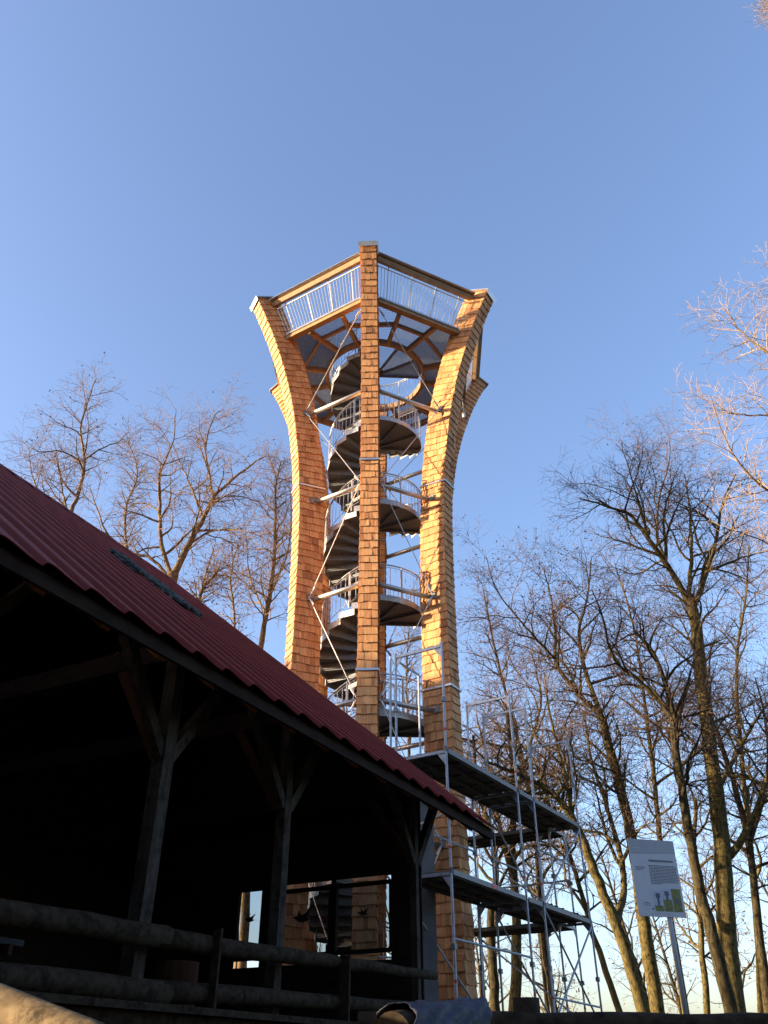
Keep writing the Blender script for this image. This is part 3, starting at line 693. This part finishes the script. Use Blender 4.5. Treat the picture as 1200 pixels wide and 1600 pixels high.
rect(0.12, 0.137, 0.27, 0.142, 'ink'); rect(0.29, 0.085, 0.33, 0.105, 'ink'); rect(0.09, 0.085, 0.22, 0.090, 'ink2'); rect(0.10, 0.03, 0.75, 0.036, 'ink2')
pb_ = sb(W_*0.66, 0.3, -0.045)
mb = MB(); mb.tube([(pb_.x, pb_.y, ground_z(0, SY)-0.1), (pb_.x, pb_.y, c.z+Hh*0.8)], 0.036, 14); mb.build('pole', M['ink3'], sg, smooth=True)
mb = MB(); mb.obox(sb(W_*0.66, Hh*0.2, -0.03), ex*0.12, nrm*0.008, Zv(0.02)); mb.obox(sb(W_*0.66, Hh*0.7, -0.03), ex*0.12, nrm*0.008, Zv(0.02)); mb.build('clamp', M['steel_dark'], sg)

# ============================================================ NEAR LOGS
mb = MB(); p = at(-330, 1436, 3.6); q2 = at(330, 1716, 2.35)
mb.tube(logpath(p, q2, 14, 0.004, 5), 0.074, 20, r2=0.052); tag(mb.build('handrail_log', M['palelog'], smooth=True), 'pale peeled round log of a handrail in the bottom left corner, lit by the sun', 'handrail')
rail = thing('fence', 'dark round log fence running along the bottom right below the trees', 'fence')
mb = MB(); mb.tube(logpath(at(560, 1606, 4.6), at(1330, 1610, 4.9), 14, 0.006, 9), 0.070, 14); mb.build('rail_log', M['log'], rail, smooth=True)
for x in (832, 1290):
    mb = MB(); c = at(x, 1606, 4.62); mb.tube([(c.x, c.y+0.13, -1.7), (c.x, c.y+0.13, c.z+0.13)], 0.065, 12); mb.build('post', M['log'], rail, smooth=True)
mb = MB(); la = at(612, 1620, 3.5); lb_ = at(745, 1604, 4.0); ldir = (lb_-la).normalized()
mb.tube(logpath(la, lb_, 6, 0.003, 2), 0.082, 20, r2=0.086)
lg = mb.build('cut_log', M['palelog'], smooth=False); lg.data.materials[0] = M['log']; tag(lg, 'cut log lying under the blue grey plastic sheet, end facing left, colour darkened for shade', 'log')  # dark log colour swapped in to stand for shade on the cut log
mb = MB(); rp = random.Random(4); nu, nv = 34, 40; up_ = Vector((0, 0, 1)); sdv = ldir.cross(up_).normalized()
for i in range(nu+1):
    for j in range(nv+1):
        f = i/nu; an = R(-75)+R(165)*j/nv
        wr = 0.095+0.006*math.sin(9*f+4*an)*math.sin(5*an+3*f)+0.004*math.sin(23*f+7*an+1)+rp.uniform(-0.003, 0.003)
        c = la+ldir*(0.03+f*((lb_-la).length*0.92)+0.03*math.sin(an*3))+up_*0.005
        p = c+sdv*(math.sin(an)*wr)+up_*(math.cos(an)*wr); mb.v.append(tuple(p))
for i in range(nu):
    for j in range(nv): a = i*(nv+1)+j; mb.f.append((a, a+1, a+nv+2, a+nv+1)); mb.t.append(0)
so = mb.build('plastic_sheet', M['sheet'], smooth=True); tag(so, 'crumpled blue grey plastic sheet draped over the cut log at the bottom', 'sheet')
md = so.modifiers.new('thick', 'SOLIDIFY'); md.thickness = 0.003

# ============================================================ TREES
class Tree:
    def __init__(s, seed, spread=1.0):
        s.r = random.Random(seed); s.big = []; s.small = []; s.tips = []
    def path(s, p, d, L, r0, r1, trop, wob, seg):
        n = max(2, int(L/seg)); st_ = L/n; pts = [p]; rr = [r0]; r = s.r; d = list(d)
        for i in range(n):
            d[0] += r.gauss(0, wob); d[1] += r.gauss(0, wob); d[2] += r.gauss(0, wob)+trop
            m_ = math.sqrt(d[0]**2+d[1]**2+d[2]**2); d = [c/m_ for c in d]; q = pts[-1]
            pts.append((q[0]+d[0]*st_, q[1]+d[1]*st_, q[2]+d[2]*st_)); rr.append(r0+(r1-r0)*(i+1)/n)
        return pts, rr
    def spawn(s, pts, rr, lens, lev, dens, t0=0.2):
        r = s.r; n = len(pts)-1
        L = sum(math.dist(pts[i], pts[i+1]) for i in range(n))
        m_ = max(2, int(L*dens[lev])) if lev < len(dens) else 0
        ph = r.uniform(0, 6.28)
        for c in range(m_):
            f = t0+(1-t0)*(c+r.random())/m_; x = f*n; i = min(n-1, int(x)); u = x-i
            a, b_ = pts[i], pts[i+1]; p = tuple(a[j]+(b_[j]-a[j])*u for j in range(3))
            t_ = [b_[j]-a[j] for j in range(3)]; m0 = math.sqrt(sum(v*v for v in t_)); t_ = [v/m0 for v in t_]
            ref = (0, 0, 1) if abs(t_[2]) < 0.85 else (1, 0, 0)
            sx = (t_[1]*ref[2]-t_[2]*ref[1], t_[2]*ref[0]-t_[0]*ref[2], t_[0]*ref[1]-t_[1]*ref[0]); mm = math.sqrt(sum(v*v for v in sx)); sx = [v/mm for v in sx]
            sy = (t_[1]*sx[2]-t_[2]*sx[1], t_[2]*sx[0]-t_[0]*sx[2], t_[0]*sx[1]-t_[1]*sx[0])
            ph += 2.4+r.uniform(-0.5, 0.5); an = r.uniform(0.55, 1.2); ca, sa = math.cos(an), math.sin(an)
            d = [t_[j]*ca+(sx[j]*math.cos(ph)+sy[j]*math.sin(ph))*sa for j in range(3)]
            rl = rr[i]+(rr[i+1]-rr[i])*u
            ln = lens[lev]*r.uniform(0.5, 1.3)*(1.15-0.6*f)
            rb = min(rl*0.72, (0.008+ln*0.019) if lev == 0 else (0.006+ln*0.011)); re = 0.004
            q, q2 = s.path(p, d, ln, rb, re, s.trop*(1.0 if lev else 0.7), 0.17, (0.28, 0.20, 0.16, 0.14)[min(lev, 3)])
            (s.big if rb > 0.022 else s.small).append((q, q2))
            if lev+1 < len(lens): s.spawn(q, q2, lens, lev+1, dens, 0.15)
            else: s.tips.append(q[-1]); s.tips.append(q[len(q)//2])
def catmull(P, Rr, n=5):
    out = []; ro = []
    for i in range(len(P)-1):
        p0 = P[max(i-1, 0)]; p1 = P[i]; p2 = P[i+1]; p3 = P[min(i+2, len(P)-1)]
        for j in range(n):
            t = j/n; out.append(tuple(0.5*((2*p1[k])+(-p0[k]+p2[k])*t+(2*p0[k]-5*p1[k]+4*p2[k]-p3[k])*t*t+(-p0[k]+3*p1[k]-3*p2[k]+p3[k])*t**3) for k in range(3))); ro.append(Rr[i]+(Rr[i+1]-Rr[i])*t)
    out.append(tuple(P[-1])); ro.append(Rr[-1]); return out, ro
def tubes_mesh(name, branches, sides, m, rough=0.0):
    me = bpy.data.meshes.new(name)
    if not branches: return me
    P = np.array([p for b_, _ in branches for p in b_], dtype=np.float64); Rr = np.array([r for _, b_ in branches for r in b_])
    ln = np.array([len(b_) for b_, _ in branches]); st_ = np.concatenate([[0], np.cumsum(ln)[:-1]]); N = len(P)
    idx = np.arange(N); first = np.zeros(N, bool); first[st_] = True; last = np.zeros(N, bool); last[st_+ln-1] = True
    nxt = np.where(last, idx, idx+1); prv = np.where(first, idx, idx-1); T = P[nxt]-P[prv]; T /= np.linalg.norm(T, axis=1)[:, None]+1e-12
    gd = P[st_+ln-1]-P[st_]; gd /= np.linalg.norm(gd, axis=1)[:, None]+1e-12
    ref = np.cross(gd, np.array([0.31, 0.77, 0.56])); ref /= np.linalg.norm(ref, axis=1)[:, None]+1e-9
    ref = np.repeat(ref, ln, axis=0); A = ref-T*np.sum(ref*T, axis=1)[:, None]; A /= np.linalg.norm(A, axis=1)[:, None]+1e-9; Bv = np.cross(T, A)
    an = np.arange(sides)*2*np.pi/sides
    if rough:
        rg = np.random.default_rng(3); Rm = Rr[:, None]*(1+rg.uniform(-rough, rough, (N, sides)))
    else: Rm = np.repeat(Rr[:, None], sides, 1)
    verts = P[:, None, :]+Rm[:, :, None]*(np.cos(an)[None, :, None]*A[:, None, :]+np.sin(an)[None, :, None]*Bv[:, None, :])
    verts = verts.reshape(-1, 3); s_ = idx[~last]; j = np.arange(sides); j2 = (j+1) % sides
    F = np.stack([s_[:, None]*sides+j, s_[:, None]*sides+j2, (s_[:, None]+1)*sides+j2, (s_[:, None]+1)*sides+j], axis=2).reshape(-1, 4)
    me.vertices.add(len(verts)); me.vertices.foreach_set('co', verts.ravel()); me.loops.add(F.size); me.loops.foreach_set('vertex_index', F.ravel().astype(np.int32))
    me.polygons.add(len(F)); me.polygons.foreach_set('loop_start', (np.arange(len(F))*4).astype(np.int32)); me.polygons.foreach_set('loop_total', np.full(len(F), 4, np.int32))
    me.polygons.foreach_set('use_smooth', np.ones(len(F), bool)); me.materials.append(m); me.update(calc_edges=True); return me
NTRI = 0
def finish(tr, base, label, group, bark='bark', twig='twig', leaves=0, cat='tree', leafsz=0.045, name='bare_tree'):
    global NTRI
    e = thing(name, label, cat, group); e.location = base; off = Vector(base)
    def sh(br): return [([(p[0]-off.x, p[1]-off.y, p[2]-off.z) for p in q], r_) for q, r_ in br]
    guides = sh(tr.guides)
    o = bpy.data.objects.new('trunk', tubes_mesh('trunk', guides, 10, M[bark], 0.06)); COL.objects.link(o); o.parent = e
    o = bpy.data.objects.new('limbs', tubes_mesh('limbs', sh(tr.big), 6, M[bark], 0.04)); COL.objects.link(o); o.parent = e; o['kind'] = 'stuff'
    o = bpy.data.objects.new('crown', tubes_mesh('crown', sh(tr.small), 3, M[twig])); COL.objects.link(o); o.parent = e; o['kind'] = 'stuff'
    NTRI += sum(len(q) for q, _ in tr.small)*6+sum(len(q) for q, _ in tr.big)*12
    if leaves and tr.tips:
        mb = MB(); rr = tr.r
        for i in range(leaves):
            c = rr.choice(tr.tips); c = Vector((c[0]-off.x+rr.gauss(0, 0.05), c[1]-off.y+rr.gauss(0, 0.05), c[2]-off.z+rr.gauss(0, 0.05)-0.02))
            a = Vector((rr.gauss(0, 1), rr.gauss(0, 1), rr.gauss(0, 1))).normalized(); b_ = a.cross(Vector((rr.gauss(0, 1), rr.gauss(0, 1), rr.gauss(0, 1)))).normalized(); s_ = leafsz*rr.uniform(0.6, 1.4)
            mb.add([c-a*s_, c-b_*s_*0.45, c+a*s_, c+b_*s_*0.45+a.cross(b_)*s_*0.3], [(0, 1, 2), (0, 2, 3)])
        mb.build('leaves', M['leaf'], e, kind='stuff')
    return e
def guided(seed, Y, limbs, label, group, lens, dens, bark='bark', twig='twig', leaves=0, trop=0.02, gspawn=None, root=True):
    """limbs: (list of (px, py[, dY]), r0, r1, spawn?)"""
    tr = Tree(seed); tr.trop = trop; tr.guides = []
    base = None
    for li, (pp, r0, r1, sp_) in enumerate(limbs):
        P = [at(p[0], p[1], Y+(p[2] if len(p) > 2 else 0)) for p in pp]
        if li == 0 or (sp_ == 'root'):
            p0, p1 = P[0], P[1]
            if P[0].z > 0.3:
                g0 = Vector((p0.x-(p1.x-p0.x)*0.3, p0.y, 0.3)); P = [g0]+P
            if base is None: base = Vector((P[0].x, P[0].y, 0.55))
        k_ = 0.85 if seed >= 20 else 0.88; r0 *= k_; r1 *= k_
        n = len(P); Rr = [r0+(r1-r0)*i/(n-1) for i in range(n)]
        if li == 0: Rr[0] *= 1.35
        q, qr = catmull([tuple(p) for p in P], Rr)
        rw = tr.r; q = [tuple(c+rw.gauss(0, 0.012) for c in p) for p in q]
        tr.guides.append((q, qr))
        f0 = {None: 0.25, 'root': 0.45, 'low': 0.1, 'none': 9}[sp_] if not isinstance(sp_, float) else sp_
        if f0 < 1: tr.spawn(q, qr, lens, 0, dens, f0)
    return finish(tr, base, label, group, bark, twig, leaves)
GR = 'bare winter trees behind the scaffold'; GL = 'bare winter trees behind the shelter roof'
LN = (3.1, 1.3, 0.65); DN = (2.1, 4.6, 6.2)
# --- right side
guided(1, 27, [
  ([(1152, 1600), (1137, 1480), (1130, 1350), (1118, 1230), (1100, 1090), (1088, 980), (1076, 930)], 0.36, 0.20, 0.6),
  ([(1080, 945), (1040, 880, -.5), (1015, 845, -1), (985, 805, -1), (950, 792, -1.5), (905, 778, -2)], 0.14, 0.02, 'low'),
  ([(1015, 845, -1), (1000, 790, -1.3), (985, 740, -1.5), (970, 690, -1.5)], 0.06, 0.012, 'low'),
  ([(1076, 930), (1080, 870, .5), (1078, 800, .5), (1070, 740, 1)], 0.11, 0.02, 'low'),
  ([(1050, 895), (1028, 840, .5), (1030, 780, .6), (1046, 720, .6), (1045, 680, 1)], 0.07, 0.012, 'low'),
  ([(1085, 950), (1105, 890), (1120, 840, -.5), (1128, 790, -1), (1150, 740, -1)], 0.12, 0.02, 'low'),
  ([(1120, 1240), (1150, 1180, 1), (1185, 1120, 1), (1215, 1080, 1)], 0.10, 0.03, 'low'),
  ([(1140, 1340), (1175, 1280, -.6), (1200, 1210, -1), (1220, 1150, -1)], 0.14, 0.05, None)],
  'tallest bare tree on the right, yellow lit trunk with wide forked crown', GR, LN, DN, leaves=1100)
guided(2, 25.5, [
  ([(1148, 1600), (1118, 1480), (1090, 1370), (1068, 1250), (1055, 1160), (1046, 1090), (1020, 1020), (990, 985)], 0.24, 0.05, 0.5),
  ([(1068, 1250), (1052, 1180, 1), (1060, 1120, 1.5), (1080, 1060, 2)], 0.08, 0.02, 'low'),
  ([(1050, 1120), (1000, 1065), (960, 1030, -.5), (940, 960, -1), (925, 920, -1)], 0.09, 0.015, 'low')],
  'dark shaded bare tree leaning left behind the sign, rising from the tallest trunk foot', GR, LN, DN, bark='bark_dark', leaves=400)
guided(3, 26, [
  ([(1012, 1600), (982, 1500), (955, 1425), (925, 1350), (895, 1280), (868, 1245), (840, 1225), (800, 1205, -1), (760, 1190, -2)], 0.24, 0.04, 0.55),
  ([(895, 1280), (885, 1220, .5), (872, 1170, 1), (858, 1110, 1), (850, 1050, 1)], 0.10, 0.02, 'low'),
  ([(965, 1440), (975, 1380, 1), (965, 1320, 1), (945, 1250, 2), (925, 1190, 2), (912, 1120, 2)], 0.13, 0.03, None)],
  'bare tree with sunlit trunk curving left over the scaffold end frame', GR, LN, DN, leaves=300)
guided(4, 29, [
  ([(1030, 1600), (1012, 1480), (1000, 1400), (985, 1300), (965, 1215), (945, 1140), (935, 1110)], 0.27, 0.15, 0.6),
  ([(940, 1120), (905, 1085), (870, 1040), (868, 990), (862, 940, -1), (850, 890, -1)], 0.12, 0.02, 'low'),
  ([(868, 1030), (835, 995, -1), (805, 960, -1), (775, 920, -1), (760, 870, -1)], 0.06, 0.012, 'low'),
  ([(937, 1110), (915, 1050, 1), (905, 990, 1), (918, 930, 1), (925, 870, 1)], 0.12, 0.02, 'low'),
  ([(905, 1085), (880, 1035, 1), (850, 1025, 1), (820, 1010, 1), (790, 1000, 1)], 0.06, 0.012, 'low')],
  'bare spreading tree with many brown leaf tufts directly right of the tower', GR, LN, DN, leaves=2500)
guided(5, 28, [
  ([(975, 1600), (940, 1500), (918, 1430), (898, 1360), (880, 1310), (860, 1270), (850, 1200)], 0.13, 0.04, 0.4)],
  'slim bare tree leaning left between scaffold end and sunlit trunk', GR, LN, DN, leaves=150)
guided(6, 27, [
  ([(775, 1600), (770, 1500), (766, 1440), (775, 1370), (768, 1300), (745, 1230), (740, 1150, -1)], 0.19, 0.05, 0.5)],
  'left one of two bare trunks standing just behind the scaffold bays', GR, LN, DN, bark='bark_dark', leaves=250)
guided(7, 28, [
  ([(803, 1600), (807, 1500), (806, 1420), (800, 1330), (803, 1260), (800, 1180), (790, 1100)], 0.23, 0.06, 0.5),
  ([(800, 1370), (785, 1310), (772, 1250, 1), (760, 1180, 1), (745, 1120, 1)], 0.11, 0.03, None),
  ([(802, 1250), (830, 1160, 1), (845, 1090, 1), (830, 1020, 1)], 0.08, 0.02, 'low')],
  'right one of two bare trunks standing just behind the scaffold bays', GR, LN, DN, leaves=900)
guided(8, 31, [
  ([(1108, 1600), (1098, 1500), (1092, 1420), (1085, 1330), (1088, 1250)], 0.14, 0.07, 0.4)],
  'thin bare tree half hidden between the sign and the tallest trunk', GR, LN, DN, leaves=150)
guided(9, 30, [
  ([(1205, 1600), (1185, 1450), (1170, 1320), (1140, 1200), (1110, 1120), (1095, 1060, 1)], 0.20, 0.06, 0.4),
  ([(1170, 1320), (1195, 1240), (1200, 1150), (1180, 1060)], 0.10, 0.03, None)],
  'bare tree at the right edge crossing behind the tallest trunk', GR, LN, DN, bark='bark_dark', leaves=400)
guided(10, 33, [
  ([(870, 1600), (850, 1480), (842, 1390), (835, 1280), (815, 1180), (790, 1080), (770, 1000), (755, 920)], 0.17, 0.03, 0.35)],
  'bare tree behind the right scaffold with crown reaching the tower leg', GR, LN, DN, bark='bark_dark', leaves=1100)
guided(11, 34, [
  ([(1075, 1600), (1050, 1450), (1030, 1300), (1020, 1200), (1010, 1120), (1000, 1040), (985, 960), (960, 880)], 0.17, 0.03, 0.35)],
  'dim bare tree behind the sign board', GR, LN, DN, leaves=1100)
guided(12, 36, [
  ([(1190, 1600), (1180, 1400), (1160, 1200), (1150, 1050), (1165, 930), (1170, 850)], 0.2, 0.03, 0.35)],
  'bare tree deep in the wood near the right edge', GR, LN, DN, leaves=1100)
# pale near tree coming in from the right edge
guided(13, 17, [
  ([(1500, 1650), (1480, 1400), (1440, 1150), (1420, 950), (1400, 800), (1390, 700)], 0.24, 0.14, 'none'),
  ([(1400, 830), (1320, 800), (1250, 790), (1190, 760, -.5), (1140, 700, -1), (1110, 620, -1)], 0.06, 0.012, 'low'),
  ([(1395, 720), (1330, 660), (1270, 600), (1210, 560, -1), (1160, 520, -1), (1130, 480, -1)], 0.07, 0.012, 'low'),
  ([(1420, 950), (1340, 920), (1270, 905), (1200, 850, -.5), (1130, 825, -1)], 0.05, 0.010, 'low'),
  ([(1390, 700), (1340, 600), (1290, 520), (1240, 470), (1205, 430, .5)], 0.06, 0.012, 'low'),
  ([(1330, 660), (1260, 660), (1200, 650), (1140, 645), (1120, 630)], 0.04, 0.010, 'low'),
  ([(1395, 720), (1400, 500), (1370, 300), (1330, 150), (1260, 40), (1215, 5)], 0.08, 0.012, 0.75)],
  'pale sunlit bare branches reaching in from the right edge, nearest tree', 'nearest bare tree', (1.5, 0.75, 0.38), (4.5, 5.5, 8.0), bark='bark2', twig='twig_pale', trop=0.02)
# --- left side
guided(20, 26, [
  ([(60, 1500), (90, 1100), (98, 900), (110, 803)], 0.24, 0.17, 'none'),
  ([(110, 803), (124, 765), (132, 720), (126, 670), (140, 620), (150, 590)], 0.10, 0.015, 'low'),
  ([(108, 810), (98, 770, .5), (92, 730, .6), (85, 690, .8)], 0.06, 0.012, 'low'),
  ([(126, 720), (95, 705, -.5), (60, 705, -1), (35, 690, -1)], 0.04, 0.012, 'low'),
  ([(130, 720), (160, 700, .5), (185, 690, .8), (200, 675, 1)], 0.045, 0.012, 'low'),
  ([(100, 850), (70, 790, 1), (50, 740, 1), (45, 700, 1)], 0.06, 0.012, 'low')],
  'leftmost bare tree above the roof ridge, crown with reddish tips', GL, (1.9, 0.95, 0.5), (2.9, 4.8, 6.6), bark='bark2', twig='twig_warm', leaves=250)
guided(21, 24, [
  ([(240, 1500), (250, 1150), (262, 960), (270, 895)], 0.28, 0.22, 'none'),
  ([(268, 905), (290, 860), (318, 810), (335, 775), (375, 740), (413, 713)], 0.15, 0.02, 'low'),
  ([(318, 810), (300, 765, .5), (285, 730, 1), (268, 690, 1)], 0.06, 0.012, 'low'),
  ([(335, 780), (325, 730, .5), (322, 690, .5), (335, 650, 1), (350, 640, 1)], 0.06, 0.012, 'low'),
  ([(268, 900), (252, 850), (250, 790), (250, 740), (270, 690), (275, 640)], 0.10, 0.012, 'low'),
  ([(262, 900), (235, 872), (200, 862), (165, 830, -1), (150, 790, -1), (140, 760, -1)], 0.07, 0.015, 'low'),
  ([(285, 860), (330, 830), (380, 830, -1), (410, 840, -1)], 0.05, 0.012, 'low'),
  ([(335, 780), (370, 775, .5), (410, 785, 1)], 0.04, 0.012, 'low')],
  'bare tree with thick pale forked trunk above the middle of the red roof', GL, (1.9, 0.95, 0.5), (2.9, 4.8, 6.6), bark='bark2', twig='twig_warm', leaves=120)
guided(22, 27, [
  ([(380, 1500), (392, 1200), (405, 1030), (418, 950), (428, 880), (430, 810), (432, 750), (440, 720)], 0.18, 0.02, 0.45),
  ([(415, 960), (390, 900, 1), (385, 850, 1), (380, 800, 1)], 0.05, 0.012, 'low'),
  ([(422, 930), (450, 860, 1), (455, 800, 1), (452, 750, 1)], 0.05, 0.012, 'low')],
  'slim bare tree between the red roof and the left tower leg', GL, (1.9, 0.95, 0.5), (2.9, 4.8, 6.6), bark='bark2', twig='twig_warm', leaves=250)
guided(23, 25, [
  ([(300, 1500), (305, 1100), (308, 960), (318, 920), (338, 895)], 0.12, 0.05, 0.6),
  ([(312, 940), (320, 900, .5), (330, 870, .5), (335, 850, .5)], 0.05, 0.02, 'low')],
  'low broken topped bare tree just above the roof edge', GL, (1.2, 0.65, 0.36), (3.2, 4.6, 6.5), bark='bark2', twig='twig_warm', leaves=200)
guided(24, 31, [
  ([(370, 1500), (365, 1200), (362, 1050), (366, 960), (360, 900), (372, 850)], 0.12, 0.03, 0.35)],
  'small bare tree with brown leaf clusters beside the slim tree', GL, (1.4, 0.75, 0.38), (3.2, 4.6, 6.5), bark='bark2', twig='twig_warm', leaves=800)
guided(25, 33, [
  ([(210, 1500), (205, 1100), (200, 900), (196, 800), (215, 740), (200, 690)], 0.14, 0.02, 0.5)],
  'faint bare tree standing between the two left crowns', GL, (1.5, 0.8, 0.38), (3.2, 4.6, 6.5), bark='bark2', twig='twig_warm')
guided(26, 32, [
  ([(540, 1600), (545, 1300), (540, 1150), (528, 1060), (500, 1000)], 0.15, 0.03, 0.3),
  ([(645, 1500), (640, 1200), (635, 1050), (640, 980)], 0.13, 0.02, 'root')],
  'bare tree standing behind the tower, seen between its legs', 'bare tree behind the tower', (1.5, 0.8, 0.4), (3.2, 4.6, 6.5), bark='bark2', twig='twig_warm', leaves=200)
# --- trees farther off, along the brow of the hill
rf = random.Random(77); farpos = sorted([(5, 46), (9, 52), (13, 47), (17, 55), (22, 50), (26, 58), (12, 66), (20, 70), (6, 62), (31, 62), (-4, 50), (-12, 48), (1, 56), (28, 44), (35, 52), (16, 43)], key=lambda q: q[0]/q[1])
NUMW = 'first second third fourth fifth sixth seventh eighth ninth tenth eleventh twelfth thirteenth fourteenth fifteenth sixteenth'.split()
fl = ['seen low between the scaffold tubes', 'seen low right of the scaffold', 'seen under the sign board', 'seen through the right trunks']
for i, (x, y) in enumerate(farpos):
    tr = Tree(200+i); tr.trop = 0.04; zb = ground_z(x, y); H = rf.uniform(7.5, 12.5)
    p, rr = tr.path((x, y, zb-0.2), (rf.uniform(-0.1, 0.1), rf.uniform(-0.1, 0.1), 1), H, 0.17, 0.02, 0.0, 0.05, 0.9)
    tr.guides = [(p, rr)]; tr.spawn(p, rr, (3.0, 1.3, 0.6), 0, (2.2, 2.2, 3.0), 0.2)
    finish(tr, Vector((x, y, zb)), NUMW[i]+' from the left of the small far bare trees on the hill brow', 'far bare trees on the hill brow', 'bark_dark', 'twig', leaves=250, leafsz=0.07)
# unseen spruces, added west and behind the viewer to shade the tower foot
DENS = 130
def spruce(x, y, H, seed, label):
    e = thing('added_spruce', label, 'tree', 'unseen spruces added for shade'); zb = ground_z(x, y); e.location = (x, y, zb); r = random.Random(seed)
    mb = MB(); mb.tube([(0, 0, -0.3), (0, 0, H*0.5), (0, 0, H-0.2)], 0.22, 8, r2=0.03); mb.build('trunk', M['bark_dark'], e)
    mb = MB()
    for i in range(int(H*DENS)):
        z = H*(0.06+0.93*(i+r.random())/(H*DENS)); L = (H-z)*0.30*r.uniform(0.7, 1.1)+0.15; a = r.uniform(0, 6.283); d = Vector((math.cos(a), math.sin(a), 0)); sd_ = Vector((-d.y, d.x, 0))
        for j in range(4):
            f = (j+0.6)/4; c = d*L*f+Zv(z-0.25*L*f*f+r.uniform(-.05, .05)); w_ = 0.20+0.25*L*(1-f)*0.8
            mb.add([c-d*0.28-sd_*w_*.3, c+sd_*w_*-1+Zv(-0.12), c+d*(0.34), c+sd_*w_+Zv(-0.12)], [(0, 1, 2), (0, 2, 3)])
    mb.build('crown', M['needle'], e, kind='stuff')
for i, (t_, off_, H) in enumerate(((34, -1.6, 13.0), (35.5, 0.6, 13.2), (34, 2.6, 12.6), (38, -0.4, 13.6), (37, 1.8, 13.2))):
    spruce(-0.3-0.9925*t_, 20.1-0.122*t_+off_, H, 60+i, 'unseen dense spruce added for shade west of the shelter, %s of the close group of five' % ('nearest the path', 'middle front', 'north front', 'rear left', 'rear right')[i])
for i, (x, y, H) in enumerate(((-36, 5.5, 14), (-38, 9.0, 14), (-31, -8, 15), (-42, 25, 8.5), (-43, 30, 9), (-40, 34, 9))):
    spruce(x, y, H, 120+i, 'unseen spruce added for shade in the west, '+NUMW[i]+' of a loose line of six')
for i, (x, y, H) in enumerate(((-27, -12, 17), (-19, -16, 19), (-11, -13, 18), (-4, -17, 20), (4, -14, 19), (12, -18, 20), (19, -12, 18), (27, -16, 19), (33, -6, 17), (-33, -20, 19))):
    spruce(x, y, H, 90+i, 'tall unseen spruce added for shade behind the viewer, '+NUMW[i]+' from the west')
print('tree tris', NTRI, 'singles', singles)
